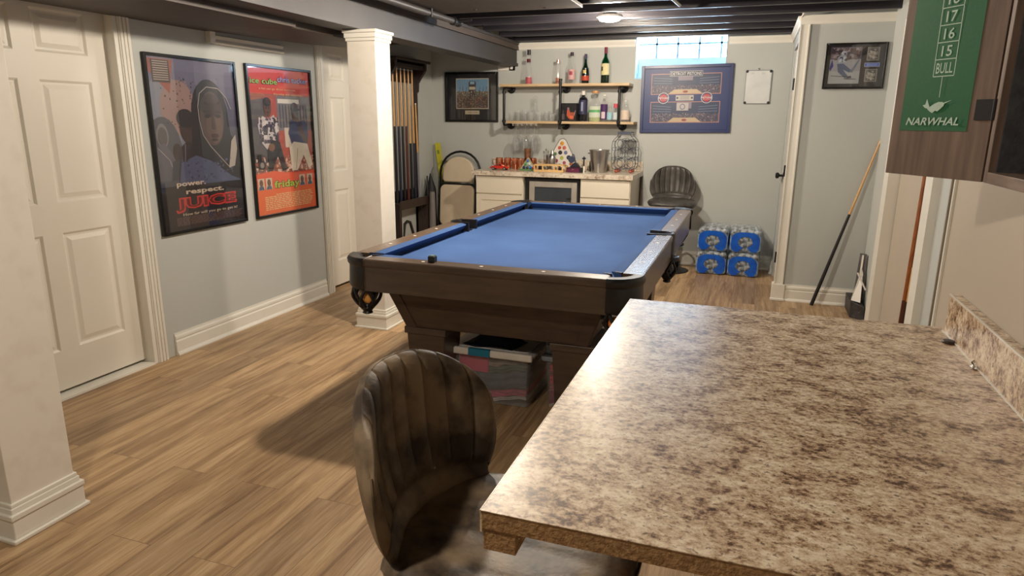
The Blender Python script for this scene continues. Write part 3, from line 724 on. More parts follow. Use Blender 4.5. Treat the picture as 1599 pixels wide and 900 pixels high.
db = MB().lathe([(.001, 0), (.225, 0), (.2255, .036), (.001, .036)], 48, T(XR - .035, 1.13, 1.72) @ rot('Y', -PI / 2))
dbo = obj('dartboard', db, mat('dartboard black sisal', S(26, 26, 26), .8), dc, world=True, smooth=True)
seg = MB(); seg2 = MB()
for i in range(20):
    a0 = 2 * PI * (i - .5) / 20; a1 = a0 + PI / 10
    for ra, rb in ((.016, .105), (.113, .162)):
        (seg if i % 2 else seg2).lathe([(ra, .0365), (rb, .0365)], 3, T(XR - .035, 1.13, 1.72) @ rot('Y', -PI / 2), a0, a1)
obj('segment', seg, mat('cream sisal', S(226, 214, 176), .8), dbo, world=True)
# open door: hinged at the far front edge, swung out
hx, hy = DX, DY1; dl = .245; ang = math.atan2(1.70 - 1.505, .286 - .409)
dvec = Vector((math.cos(ang), math.sin(ang), 0)); dn = Vector((math.sin(ang), -math.cos(ang), 0))  # dn: towards the camera
if dn.y > 0: dn = -dn
rt = -dvec if True else dvec
O = Vector((hx, hy, DZ0)) + dvec * dl - dn * .0
dxf = frame_axes(rt, (0, 0, 1), O)      # local u: from free edge to hinge, v up, n towards camera?
nn = rt.cross(Vector((0, 0, 1)))
dleaf = MB()
def L3(u, v, n): return dxf @ Vector((u, v, n))
dh = DZ1 - DZ0
dleaf.add([L3(a, b, c) for c in (-.018, 0) for b in (0, dh) for a in (0, dl - .004)], [(0, 2, 3, 1), (4, 5, 7, 6), (0, 1, 5, 4), (2, 6, 7, 3), (0, 4, 6, 2), (1, 3, 7, 5)])
dd = obj('door', dleaf, wood_cab, dc, world=True, bevel=.001)
sb = Print(.168, .60); GR = S(28, 104, 66); CW = S(196, 222, 206)
sb.rect(0, 0, 1, 1, GR)
cxp = .56
def bx(y0, y1): 
    w2 = .148; lw = .0018
    sb.line([(cxp - w2, y0), (cxp + w2, y0), (cxp + w2, y1), (cxp - w2, y1), (cxp - w2, y0)], lw, CW)
ys = .177
rowh = .0322 / .60
labels = ['BULL', '15', '16', '17', '18', '19', '20']
for i, tx in enumerate(labels):
    y0 = ys + i * rowh; bx(y0, y0 + rowh); sb.text(tx, cxp, y0 + rowh / 2, .0205, CW, width=.040 if tx == 'BULL' else .025, off=.01)
sb.line([(cxp, ys - .068), (cxp, ys)], .0016, CW)
# whale with a tusk
wx, wy = .50, .082 * .168 / .168
def wp_(a, b): return (.33 + a * .40, .056 + b * .052)
sb.poly([wp_(.00, .55), (wp_(.10, .60)), wp_(.14, .95), wp_(.22, .62), wp_(.27, .46), wp_(.18, .35), wp_(.10, .38)], CW)
sb.poly([wp_(.16, .50), wp_(.26, .42), wp_(.42, .62), wp_(.58, .74), wp_(.74, .72), wp_(.80, .62), wp_(.78, .48), wp_(.68, .30), wp_(.58, .15), wp_(.50, .20), wp_(.40, .05), wp_(.30, .15), wp_(.20, .30)], CW)
sb.poly([wp_(.77, .60), wp_(1.06, .84), wp_(.79, .70)], CW)
sb.text('NARWHAL', .5, .032, .0150, CW, width=.132, off=.022, shear=.25)
sb.build('scoreboard', dd, Matrix.Translation(-wloc(dc)) @ frame_axes(rt, (0, 0, 1), L3(.024, .092, .0008)))
hg = MB()
for zc in (.132, .57):
    hg.add([L3(a, b, c) for c in (.0005, .0025) for b in (zc - .019, zc + .019) for a in (dl - .040, dl - .004)], [(0, 2, 3, 1), (4, 5, 7, 6), (0, 1, 5, 4), (2, 6, 7, 3), (0, 4, 6, 2), (1, 3, 7, 5)])
    hg.tube([L3(dl, zc - .019, .002), L3(dl, zc + .019, .002)], .0035, 8)
each('hinge', hg, black_metal, dd, world=True)
# ================================================================== WALL FRAMES
def wall_frame(name, label, cat, W, H, xf, fw, depth, fcol, pr, glassy=True, group=None, gm_=None):
    """xf: frame axes with origin at the lower-left outer corner, n out of the wall"""
    o = thing(name, label, cat, tuple(xf @ Vector((W / 2, 0, 0))), 0, group); off = Matrix.Translation(-o.location)
    m = MB(); X = xf
    def bx(a0, a1, b0, b1, c0, c1): m.add([X @ Vector((a, b, c)) for c in (c0, c1) for b in (b0, b1) for a in (a0, a1)], [(0, 2, 3, 1), (4, 5, 7, 6), (0, 1, 5, 4), (2, 6, 7, 3), (0, 4, 6, 2), (1, 3, 7, 5)])
    bx(0, fw, 0, H, 0, depth); bx(W - fw, W, 0, H, 0, depth); bx(fw, W - fw, 0, fw, 0, depth); bx(fw, W - fw, H - fw, H, 0, depth)
    obj('frame', m, fcol, o, world=True, bevel=.002)
    m2 = MB(); m2.add([X @ Vector((a, b, c)) for c in (0, .006) for b in (fw, H - fw) for a in (fw, W - fw)], [(0, 2, 3, 1), (4, 5, 7, 6), (0, 1, 5, 4), (2, 6, 7, 3), (0, 4, 6, 2), (1, 3, 7, 5)])
    obj('backing', m2, black_pl, o, world=True)
    pr.build('print', o, off @ X @ T(fw, fw, .0065))
    if glassy:
        g = MB(); g.add([X @ Vector((a, b, depth - .004)) for a, b in ((fw, fw), (W - fw, fw), (W - fw, H - fw), (fw, H - fw))], [(0, 1, 2, 3)])
        obj('glass', g, gm_ or glass('frame glazing', (.97, .97, .97), .03), o, world=True)
    return o
# ---- poster one : 27 x 40 film poster, dark
W_, H_ = .722, 1.045; fw = .018
p = Print(W_ - 2 * fw, H_ - 2 * fw)
dk = S(62, 60, 76); p.rect(0, 0, 1, 1, dk)
for i in range(10): p.rect(0, .30 + i * .07, 1, .37 + i * .07 + .001, S(58 + i * 6, 56 + i * 6, 72 + i * 7))
p.rect(0, 0, 1, .31, S(34, 28, 32))
p.ell(.16, .66, .26, .24, S(126, 130, 146)); p.ell(.30, .72, .2, .16, S(150, 122, 118)); p.ell(.10, .45, .2, .22, S(78, 78, 88))
p.dots(.12, .60, .5, .9, 60, .010, [S(60, 46, 52), S(150, 120, 112), S(40, 34, 40)], 3)
p.poly([(0, .99), (.28, .99), (.22, .80), (0, .93)], S(150, 76, 64)); p.rect(.05, .86, .24, .985, S(52, 42, 46))
for i in range(9): p.rect(.065, .873 + i * .0125, .225, .878 + i * .0125, S(170, 150, 140))
# back figures (plain silhouettes)
p.ell(.09, .56, .065, .07, S(120, 118, 122)); p.ell(.09, .555, .05, .055, S(86, 80, 84)); p.poly([(-.0, .30), (0, .49), (.10, .52), (.22, .42), (.24, .30)], S(94, 92, 104)); p.line([(.03, .49), (.14, .42), (.19, .33)], .004, S(170, 160, 150))
p.ell(.235, .46, .05, .055, S(54, 42, 44)); p.poly([(.14, .30), (.17, .41), (.30, .43), (.33, .30)], S(60, 58, 70))
p.ell(.37, .605, .085, .09, S(64, 46, 46)); p.ell(.36, .66, .1, .055, S(30, 24, 30)); p.rect(.265, .645, .42, .665, S(30, 24, 30))
p.poly([(.22, .30), (.27, .49), (.34, .52), (.46, .52), (.50, .30)], S(44, 36, 44)); p.line([(.33, .51), (.30, .36)], .006, S(120, 110, 120))
# hooded figure
p.ell(.66, .66, .225, .235, S(26, 22, 30), 40); p.poly([(.44, .66), (.40, .46), (.36, .36), (.30, .30), (1, .30), (1, .48), (.90, .56), (.88, .68)], S(28, 24, 32))
p.ell(.68, .66, .145, .165, S(82, 62, 60), 36); p.ell(.70, .61, .10, .10, S(96, 74, 68)); p.ell(.68, .74, .135, .07, S(60, 46, 48))
p.ell(.62, .675, .036, .012, S(28, 22, 24)); p.ell(.755, .675, .034, .012, S(28, 22, 24)); p.line([(.57, .70), (.65, .705)], .007, S(30, 24, 26)); p.line([(.72, .705), (.80, .695)], .007, S(30, 24, 26))
p.poly([(.675, .685), (.70, .685), (.722, .60), (.70, .59), (.66, .60)], S(70, 52, 50)); p.ell(.695, .555, .05, .014, S(58, 34, 36)); p.ell(.69, .53, .04, .01, S(44, 30, 32))
p.line([(.93, .72), (.88, .79), (.78, .845), (.64, .85), (.55, .81), (.515, .73), (.52, .65), (.55, .56), (.63, .49), (.74, .42), (.82, .37), (.88, .34)], .005, S(168, 156, 150))
p.poly([(.84, .35), (.90, .52), (.96, .56), (.97, .47), (.92, .36)], S(170, 160, 152))
p.poly([(.22, .29), (.26, .40), (.44, .44), (.62, .40), (.86, .30), (.98, .27), (.98, .24), (.24, .24)], S(74, 80, 112)); p.dots(.24, .26, .9, .42, 90, .012, [S(88, 92, 124), S(44, 44, 66), S(70, 74, 108)], 5)
p.rect(0, 0, 1, .265, S(36, 30, 34))
BE = S(206, 186, 166); RD = S(196, 52, 48)
p.text('power.', .35, .278, .030, BE, width=.235, off=.03); p.text('respect.', .51, .228, .030, BE, width=.32, off=.03)
p.text('JUICE', .52, .160, .064, RD, width=.52, off=.07); p.text('JUICE', .52, .160, .056, S(104, 22, 24), width=.49, off=.012)
p.text('How far will you go to get it?', .56, .092, .017, BE, width=.47, off=.012)
rr = random.Random(4)
for i in range(6):
    x = .14
    while x < .92:
        l = rr.uniform(.02, .06); p._face([(x, .028 + i * .0085), (x + l, .028 + i * .0085), (x + l, .0325 + i * .0085), (x, .0325 + i * .0085)], S(110, 84, 80)); x += l + .01
jx = frame_axes((0, 1, 0), (0, 0, 1), (XL + .001, 3.052, .745))
wall_frame('framed_poster', 'tall black-framed dark film poster with red title lettering, nearer the panelled door', 'poster', W_, H_, jx, fw, .022, black_fr, p, group='framed film posters')
# ---- poster two : orange
W2_, H2_ = .722, 1.05
q = Print(W2_ - 2 * fw, H2_ - 2 * fw); OR = S(226, 84, 48)
q.rect(0, 0, 1, 1, OR); q.rect(0, .80, 1, 1, S(206, 58, 44)); q.rect(0, .28, 1, .83, S(150, 82, 66))
q.poly([(0, .30), (0, .78), (.22, .80), (.26, .30)], S(84, 80, 84)); q.rect(.26, .40, 1, .82, S(170, 74, 60)); q.rect(.42, .58, .99, .82, S(116, 112, 118)); q.rect(.44, .77, .80, .80, S(220, 214, 206))
for i in range(10): q.rect(.46 + i * .05, .60, .475 + i * .05, .76, S(60, 58, 66))
q.rect(.52, .46, .66, .60, S(206, 190, 176)); q.dots(0, .28, 1, .40, 260, .02, [S(206, 150, 130), S(176, 90, 74), S(220, 190, 176), S(130, 74, 66)], 8)
# seated man left
q.ell(.27, .735, .058, .062, S(96, 62, 48)); q.ell(.27, .775, .06, .032, S(24, 18, 20)); q.ell(.25, .735, .01, .006, S(20, 14, 14)); q.ell(.29, .735, .01, .006, S(20, 14, 14)); q.ell(.272, .705, .02, .006, S(60, 30, 28))
q.poly([(.10, .62), (.18, .68), (.27, .66), (.36, .69), (.43, .60), (.41, .50), (.31, .47), (.24, .44), (.14, .50)], S(196, 186, 188)); q.dots(.12, .48, .42, .67, 110, .026, [S(52, 44, 60), S(214, 206, 204), S(84, 72, 92)], 9)
q.poly([(.22, .45), (.30, .52), (.43, .50), (.50, .34), (.55, .31), (.44, .29), (.38, .40), (.28, .30), (.22, .30)], S(36, 32, 40)); q.ell(.29, .465, .05, .028, S(120, 78, 58))
# seated man right
q.ell(.72, .70, .055, .06, S(84, 54, 42)); q.ell(.71, .745, .06, .034, S(34, 38, 60)); q.rect(.655, .722, .80, .734, S(34, 38, 60)); q.ell(.70, .70, .01, .006, S(20, 14, 14)); q.ell(.745, .70, .01, .006, S(20, 14, 14))
q.poly([(.58, .56), (.64, .66), (.74, .64), (.88, .66), (.93, .56), (.90, .46), (.64, .46)], S(48, 56, 104)); q.poly([(.78, .66), (.84, .58), (.92, .50), (.88, .47), (.76, .58)], S(84, 54, 42))
q.poly([(.58, .46), (.66, .50), (.90, .48), (.98, .32), (.90, .30), (.82, .40), (.70, .29), (.60, .29)], S(222, 210, 192)); q.line([(.72, .45), (.68, .30)], .008, S(170, 150, 130))
q.rect(.06, .32, .12, .42, S(30, 28, 34)); q.ell(.12, .345, .06, .03, S(40, 38, 44)); q.ring(.12, .345, .02, 0, S(140, 130, 130))
q.poly([(0, .285), (.3, .30), (.6, .27), (1, .285), (1, .0), (0, 0)], OR)
q.rect(0, 0, 1, .20, S(232, 104, 52))
LG = S(160, 206, 92); BK = S(44, 40, 48); YE = S(238, 206, 150)
q.text('ice cube', .24, .915, .040, BK, width=.29, off=.045); q.text('ice cube', .24, .915, .038, LG, width=.285, off=.012)
q.text('chris tucker', .71, .935, .040, BK, width=.36, off=.045); q.text('chris tucker', .71, .935, .038, S(180, 170, 226), width=.355, off=.012)
q.text('a lot can go down between', .45, .865, .014, YE, width=.40); q.text('thursday and saturday...', .62, .832, .014, YE, width=.34)
q.text('friday', .50, .205, .052, BK, width=.30, off=.06); q.text('friday', .50, .205, .050, S(176, 200, 56), width=.295, off=.02)
for cx in (.08, .20, .76, .90):
    q.rect(cx - .05, .175, cx + .05, .255, S(210, 190, 170)); q.ell(cx, .222, .028, .026, S(110, 74, 58)); q.poly([(cx - .045, .176), (cx - .03, .2), (cx + .03, .2), (cx + .045, .176)], S(70, 90, 120))
for i in range(9):
    x = .12 if i < 8 else .3
    if i == 8:
        for wd in ('ice', 'see', 'friday', 'soon'): pass
    while x < .9:
        l = rr.uniform(.02, .07); q._face([(x, .03 + i * .0125), (x + l, .03 + i * .0125), (x + l, .036 + i * .0125), (x, .036 + i * .0125)], YE); x += l + .012
fx = frame_axes((0, 1, 0), (0, 0, 1), (XL + .001, 3.873, .742))
wall_frame('framed_poster', 'tall black-framed orange film poster with green title, nearer the column', 'poster', W2_, H2_, fx, fw, .022, black_fr, q, group='framed film posters')
# ---- back wall frames (face -Y; viewer's right = +X)
def bwx(x, z, roll=0, y=YB - .001): return frame_axes((1, 0, 0), (0, 0, 1), (x, y, z)) @ rot('Z', roll)
s1 = Print(.60, .50); s1.rect(0, 0, 1, 1, S(30, 30, 36)); s1.rect(.18, .235, .82, .875, S(206, 196, 176)); s1.rect(.19, .25, .81, .86, S(120, 158, 190))
s1.rect(.19, .25, .81, .52, S(84, 74, 66)); s1.poly([(.19, .60), (.81, .60), (.81, .50), (.19, .50)], S(110, 100, 90))
s1.rect(.43, .48, .57, .80, S(70, 66, 72)); s1.rect(.445, .74, .555, .82, S(90, 88, 96)); s1.rect(.46, .755, .54, .805, S(150, 190, 214)); s1.text('STADIUM', .5, .665, .022, S(220, 210, 190), width=.085) if False else s1.rect(.44, .64, .56, .70, S(206, 196, 176))
for xx in (.24, .30, .37, .63, .70, .76): s1.line([(xx, .50), (xx + .02, .70)], .004, S(70, 64, 66))
s1.dots(.19, .25, .80, .50, 420, .008, [S(50, 42, 42), S(180, 150, 120), S(150, 96, 70), S(90, 90, 110)], 2); s1.dots(.19, .50, .80, .62, 140, .008, [S(150, 150, 150), S(60, 80, 60), S(200, 180, 150)], 3)
s1.rect(.36, .12, .64, .20, S(196, 184, 160)); s1.text('COMERICA PARK', .5, .16, .012, S(40, 36, 36), width=.13)
wall_frame('framed_photo', 'black-framed ballpark photo with name plate on the back wall, left of the pipe shelf', 'picture', .625, .525, bwx(-3.265, 1.415), .022, .022, black_fr, s1)
pz = Print(.82, .61); pz.rect(0, 0, 1, 1, S(36, 58, 122))
def arena(a, b, c, d, sd):
    pz.rect(a - .008, b - .011, c + .008, d + .011, S(206, 150, 140)); pz.rect(a, b, c, d, S(50, 66, 104))
    h = d - b; pz.rect(a, b, c, b + h * .42, S(86, 84, 108)); pz.dots(a, b, c - .01, b + h * .45, 420, .008, [S(60, 62, 92), S(170, 160, 170), S(130, 100, 110), S(40, 42, 70)], sd)
    for i in range(3): pz.line([(a + .02, b + h * (.55 + .14 * i)), (a + .3 * (c - a), b + h * (.52 + .12 * i))], .003, S(150, 170, 200)); pz.line([(c - .02, b + h * (.55 + .14 * i)), (c - .3 * (c - a), b + h * (.52 + .12 * i))], .003, S(150, 170, 200))
    m_ = (a + c) / 2; pz.poly([(m_ - .20, b), (m_ + .20, b), (m_ + .13, b + h * .22), (m_ - .13, b + h * .22)], S(214, 190, 156)); pz.ell(m_, b + h * .1, .03, .018, S(160, 70, 70)); pz.rect(m_ - .09, b + h * .68, m_ + .08, b + h * .99, S(150, 140, 160))
arena(.09, .565, .89, .865, 1); arena(.09, .12, .89, .43, 2)
pz.rect(.395, .30, .535, .42, S(206, 200, 200)); pz.ell(.465, .36, .032, .045, S(80, 84, 140)); pz.ell(.465, .36, .024, .034, S(206, 200, 200))
pz.rect(.30, .83, .68, .915, S(200, 200, 206)); pz.rect(.304, .837, .676, .908, S(36, 42, 70)); pz.text('DETROIT PISTONS', .49, .873, .030, S(226, 226, 230), width=.29, off=.014)
for cx, tx in ((.235, 'PISTONS'), (.74, 'PISTONS')):
    pz.ell(cx, .497, .066, .088, S(222, 222, 226)); pz.ell(cx, .497, .058, .078, S(40, 54, 120)); pz.ell(cx, .497, .048, .064, S(196, 50, 66)); pz.line([(cx - .045, .53), (cx + .045, .53)], .002, S(230, 200, 200)); pz.line([(cx - .045, .465), (cx + .045, .465)], .002, S(230, 200, 200)); pz.text(tx, cx, .497, .02, S(240, 240, 244), width=.10, off=.02)
pz.rect(.38, .455, .59, .54, S(206, 202, 196)); 
for cx in (.40, .57): pz.ell(cx, .497, .012, .016, S(60, 60, 70))
for i in range(3): pz.rect(.43, .475 + i * .02, .54, .481 + i * .02, S(120, 118, 120))
wall_frame('framed_arena_print', 'large blue-framed print of two arena views, hanging over the glass block window corner', 'picture', .872, .645, bwx(-1.105, 1.325, .012, YB - .003), .03, .028, mat('dark blue frame', S(30, 46, 100), .35), pz, gm_=glass('matte acrylic glazing', (.99, .99, .99), .4, .12))
wbx = bwx(-.128, 1.605, .0)
wbd = thing('whiteboard', 'small blank whiteboard with silver edge on the back wall', 'whiteboard', (-.01, YB, 1.60))
def wbb(a, b, c, d, e, f): return [wbx @ Vector((x, y_, z)) for z in (e, f) for y_ in (c, d) for x in (a, b)], [(0, 2, 3, 1), (4, 5, 7, 6), (0, 1, 5, 4), (2, 6, 7, 3), (0, 4, 6, 2), (1, 3, 7, 5)]
pl = rbox(0, .235, 0, .31, .02)
m = MB(); m.prism(pl, 0, .012, 'z', wbx); obj('frame', m, mat('grey silver rim', S(150, 152, 156), .3, metal=.6), wbd, world=True)
m = MB(); m.prism(rbox(.007, .228, .007, .303, .014), .012, .0135, 'z', wbx); obj('board', m, mat('whiteboard face', S(220, 222, 222), .25), wbd, world=True)
m = MB()
for a, b in ((.012, .012), (.223, .012), (.012, .298), (.223, .298)): m.lathe([(.001, .017), (.01, .016), (.013, .0135)], 12, wbx @ T(a, b, 0))
each('corner_cap', m, black_pl, wbd, world=True)
wm = Print(.235, .31)
for cx in (.22, .26, .30, .62, .66, .70): wm.line([(cx, .88), (cx + .015, .91), (cx, .93)], .002, S(150, 152, 156))
wm.build('marker_writing', wbd, Matrix.Translation(-wloc(wbd)) @ wbx @ T(0, 0, .0138))
m = MB(); m.tube([wbx @ Vector((.105, .31, .006)), wbx @ Vector((.105, .325, .006)), wbx @ Vector((.118, .33, .006)), wbx @ Vector((.118, .31, .006))], .0025, 6); obj('hanger', m, chrome, wbd, world=True)
# ---- football picture on the closet wall
fb = Print(.392, .302); fb.rect(0, 0, 1, 1, S(20, 20, 26)); fb.rect(.06, .08, .60, .95, S(92, 90, 104))
fb.rect(.06, .08, .60, .38, S(172, 176, 180)); fb.rect(.06, .38, .60, .66, S(160, 160, 168)); fb.dots(.06, .64, .58, .93, 150, .022, [S(56, 46, 62), S(120, 104, 110), S(80, 56, 54), S(150, 140, 150)], 6)
fb.poly([(.06, .45), (.10, .66), (.13, .5), (.08, .38)], S(44, 52, 130))
fb.ell(.29, .80, .045, .055, S(190, 196, 206)); fb.ell(.31, .79, .02, .03, S(60, 66, 90)); fb.poly([(.19, .70), (.26, .78), (.34, .74), (.37, .66), (.33, .56), (.22, .54), (.18, .60)], S(150, 158, 176)); fb.dots(.21, .58, .34, .72, 22, .02, [S(60, 66, 96), S(190, 196, 206)], 4)
fb.poly([(.33, .68), (.41, .76), (.42, .72), (.35, .62)], S(96, 70, 60)); fb.poly([(.19, .55), (.30, .56), (.45, .40), (.42, .34), (.30, .42), (.40, .26), (.36, .20), (.22, .36)], S(84, 96, 128))
fb.poly([(.42, .36), (.56, .66), (.60, .80), (.56, .60), (.47, .34)], S(110, 120, 144)); fb.line([(.10, .27), (.44, .24)], .004, S(56, 60, 66)); fb.ell(.44, .19, .12, .012, S(90, 94, 98)); fb.poly([(.38, .20), (.47, .22), (.45, .27), (.39, .25)], S(60, 60, 66))
for b, d in ((.62, .93), (.12, .42)):
    fb.rect(.69, b, .90, d, S(140, 136, 130)); fb.rect(.705, b + .02, .885, d - .02, S(86, 84, 88)); fb.dots(.71, b + .03, .87, d - .04, 50, .014, [S(150, 146, 140), S(60, 58, 62), S(186, 180, 172)], 7)
fb.rect(.665, .475, .925, .57, S(170, 180, 210)); fb.rect(.675, .487, .915, .558, S(44, 80, 190))
for i in range(2): fb.rect(.70, .503 + i * .028, .89, .512 + i * .028, S(190, 206, 240))
wall_frame('framed_football_photo', 'black plaque with football player photo and two cards on the closet wall', 'picture', .42, .33, frame_axes((1, 0, 0), (0, 0, 1), (.452, 5.859, 1.685)), .014, .016, black_fr, fb)
# ================================================================== BINS UNDER THE TABLE
clear_pl = glass('clear plastic', (.86, .88, .90), .12, .9, white_share=.14)
def bin_box(m, x0, x1, y0, y1, z0, z1, ins):
    P0 = rbox(x0 + ins, x1 - ins, y0 + ins, y1 - ins, .02, 3); P1 = rbox(x0, x1, y0, y1, .025, 3); n = len(P0)
    m.add([(a, b, z0) for a, b in P0] + [(a, b, z1) for a, b in P1], [tuple(reversed(range(n)))] + [(i, (i + 1) % n, n + (i + 1) % n, n + i) for i in range(n)])
def cloth_layers(parent, x0, x1, y0, y1, specs, seed):
    rr = random.Random(seed)
    for z0, z1, col, nmn in specs:
        m = MB(); ph = [rr.uniform(0, 6) for _ in range(6)]
        def f(a, b, top):
            X = x0 + (x1 - x0) * a; Y = y0 + (y1 - y0) * b
            z = (z1 if top else z0) + .016 * math.sin(a * 6 + seed) + .002 * math.sin(a * 23 + b * 9 + ph[1])
            return (X, Y, z)
        m.grid(lambda a, b: f(a, b, 1), 24, 8); n0 = len(m.v); m.grid(lambda a, b: f(1 - a, b, 0), 24, 8)
        # front skirt with folds
        def g(a, b):
            z = z0 + (z1 - z0) * b + .016 * math.sin(a * 6 + seed) + .003 * math.sin(a * 23 + ph[1])
            return (x0 + (x1 - x0) * a, y0 - .006 - .006 * math.sin(b * PI * 4 + a * 9 + 3 * math.sin(a * 5 + ph[3]) + ph[2]), z)
        m.grid(g, 24, 10)
        def g2(a, b):
            z = z0 + (z1 - z0) * b + .016 * math.sin(6 + seed) + .002 * math.sin(23 + a * 9 + ph[1])
            return (x1 + .004 + .004 * math.sin(b * PI * 3 + a * 7), y0 + (y1 - y0) * a, z)
        m.grid(g2, 10, 8)
        obj(nmn, m, mat('cloth ' + str(col), col, .9, col2=tuple(c * .55 for c in col), nscale=22, lo=.3, hi=.6), parent, world=True, smooth=True, auto=80)
b1 = thing('storage_bin', 'clear plastic storage bin with white and teal latched lid under the pool table', 'storage bin', (-1.17, 3.22, 0))
m = MB(); bin_box(m, -1.385, -.955, 3.03, 3.52, .004, .275, .022); obj('tub', m, clear_pl, b1, world=True)
cloth_layers(b1, -1.35, -.985, 3.065, 3.48, [(.026, .045, S(216, 206, 200), 'folded_cloth'), (.05, .085, S(208, 84, 116), 'folded_cloth'), (.09, .175, S(88, 92, 104), 'folded_cloth'), (.18, .215, S(92, 108, 98), 'folded_cloth'), (.22, .243, S(176, 150, 136), 'folded_cloth')], 2)
m = MB(); m.box(-1.35, -1.19, 3.052, 3.062, .165, .262); obj('folded_cloth', m, mat('pink cloth', S(226, 72, 116), .9), b1, world=True, bevel=.01)
m = MB(); m.prism(rbox(-1.40, -.94, 3.02, 3.54, .03, 4), .278, .292); m.prism(rbox(-1.37, -.97, 3.06, 3.50, .03, 4), .292, .298)
obj('lid', m, clear_pl if False else mat('translucent white lid', S(214, 212, 210), .3), b1, world=True, bevel=.003)
for q, (a, b, mt) in enumerate(((-1.40, -1.28, white_pl), (-1.28, -1.165, mat('teal latch', S(22, 124, 156), .35)), (-1.165, -.94, white_pl))):
    m = MB(); m.prism(rbox(a, b, .268, .306, .016 if (q == 2) else .004, 4) if False else [(a, .268), (b, .268), (b, .306), (a, .306)], 3.0, 3.022, 'y')
    obj('latch', m, mt, b1, world=True, bevel=.008 if q != 1 else .002, label='teal latch' if q == 1 else None)
b2 = thing('storage_bin', 'narrow clear storage bin of pink and red cloth beside the pool table leg', 'storage bin', (-.75, 3.25, 0))
m = MB(); bin_box(m, -.905, -.60, 3.10, 3.5, .004, .255, .018); obj('tub', m, clear_pl, b2, world=True)
cloth_layers(b2, -.88, -.63, 3.13, 3.46, [(.012, .03, S(220, 200, 180), 'folded_cloth'), (.03, .095, S(160, 40, 84), 'folded_cloth'), (.10, .135, S(216, 120, 122), 'folded_cloth'), (.14, .19, S(216, 60, 72), 'folded_cloth'), (.192, .235, S(226, 66, 78), 'folded_cloth')], 5)
m = MB(); m.prism(rbox(-.92, -.585, 3.085, 3.515, .02, 4), .256, .28); m.prism(rbox(-.91, -.595, 3.095, 3.505, .02, 4), .28, .288); obj('lid', m, mat('smoky lid', S(150, 158, 170), .3), b2, world=True, bevel=.004)
b3 = thing('storage_box', 'shallow pale blue-grey box stacked on the narrow storage bin lid', 'storage box', (-.75, 3.25, .289))
m = MB(); m.prism(rbox(-.90, -.61, 3.11, 3.48, .015, 3), .289, .335); obj('body', m, mat('blue grey plastic', S(134, 150, 172), .35), b3, world=True, bevel=.003)
m = MB(); m.prism(rbox(-.885, -.625, 3.125, 3.465, .012, 3), .3355, .342); obj('lid', m, mat('dark lid insert', S(70, 72, 80), .4), b3, world=True)
gm = MB()
def gf(a, b):
    u, v = a * 2 - 1, b * 2 - 1; r = math.hypot(u, v)
    prof = max(0, 1 - abs(u) ** 2.4) * max(0, 1 - abs(v) ** 3) ** .6
    h = prof * (.062 + .012 * math.sin(5 * u + 2) + .008 * math.sin(9 * v + 3 * u)) * (1 - .45 * (u < -.35) * (abs(u) - .35))
    return (-1.185 + .14 * u + .02 * v, 3.145 + .075 * v + .015 * math.sin(4 * u), .3 + h)
gm.grid(gf, 40, 26); n0 = len(gm.v); gm.grid(lambda a, b: (gf(1 - a, b)[0], gf(1 - a, b)[1], .2995), 40, 26)
cg = obj('folded_garment', gm, mat('navy black knit', S(24, 27, 44), .95, bump=.4, bscale=200), smooth=True, loc=(-1.2, 3.17, .3), auto=80)
tag(cg, 'crumpled navy-black garment lying on the white-lidded storage bin', 'garment')
# ================================================================== CUES ON THE RIGHT
def cue(name, p0, p1, label, butt, shaft, frac=.47, tip=True, group=None, rb=.0145, rt=.0065):
    p0 = Vector(p0); p1 = Vector(p1); t = thing(name, label, 'pool cue', tuple(p0), 0, group); d = p1 - p0; z = Vector((0, 0, 0))
    m_ = z + d * frac; rm = rb + (rt - rb) * frac
    obj('butt', MB().tube([z, m_], rb, 12, r2=rm), butt, t, smooth=True)
    obj('shaft', MB().tube([m_ + d * .0005, z + d * .985], rm * .92, 12, r2=rt), shaft, t, smooth=True)
    obj('ferrule', MB().tube([z + d * .986, z + d], rt * .98, 10), white_pl, t, smooth=True)
    return t
cue('pool_cue', (.552, 5.775, .002), (.958, 5.849, 1.515), 'pool cue with long black grip leaning on the closet wall under the football photo', mat('black cue grip', S(20, 19, 20), .5), cue_wood, .49)
c2 = cue('pool_cue', (.845, 4.05, .002), (.8915, 4.22, 1.47), 'brown pool cue propped against the greige passage door behind the counter', mat('dark brown cue butt', S(78, 40, 24), .3), cue_brown, .33, rb=.017, rt=.009)
obj('splice', MB().tube([(.0142, .0, .49), (.0155, .0, .60), (.0165, .0, .68)], .004, 6), cue_wood, c2)
# white hook for the cue tip
ch = obj('wall_hook', MB().tube([(0, -.002, 0), (-.012, -.012, -.004), (-.02, -.014, .006)], .003, 8).lathe([(.001, 0), (.009, 0), (.008, .003), (.001, .004)], 12, rot('X', PI / 2)), chrome, smooth=True, loc=(0, 0, 0)); ch.location = (.948, 5.8595, 1.545)
tag(ch, 'small metal hook on the closet wall beside the tip of the leaning cue', 'hook')
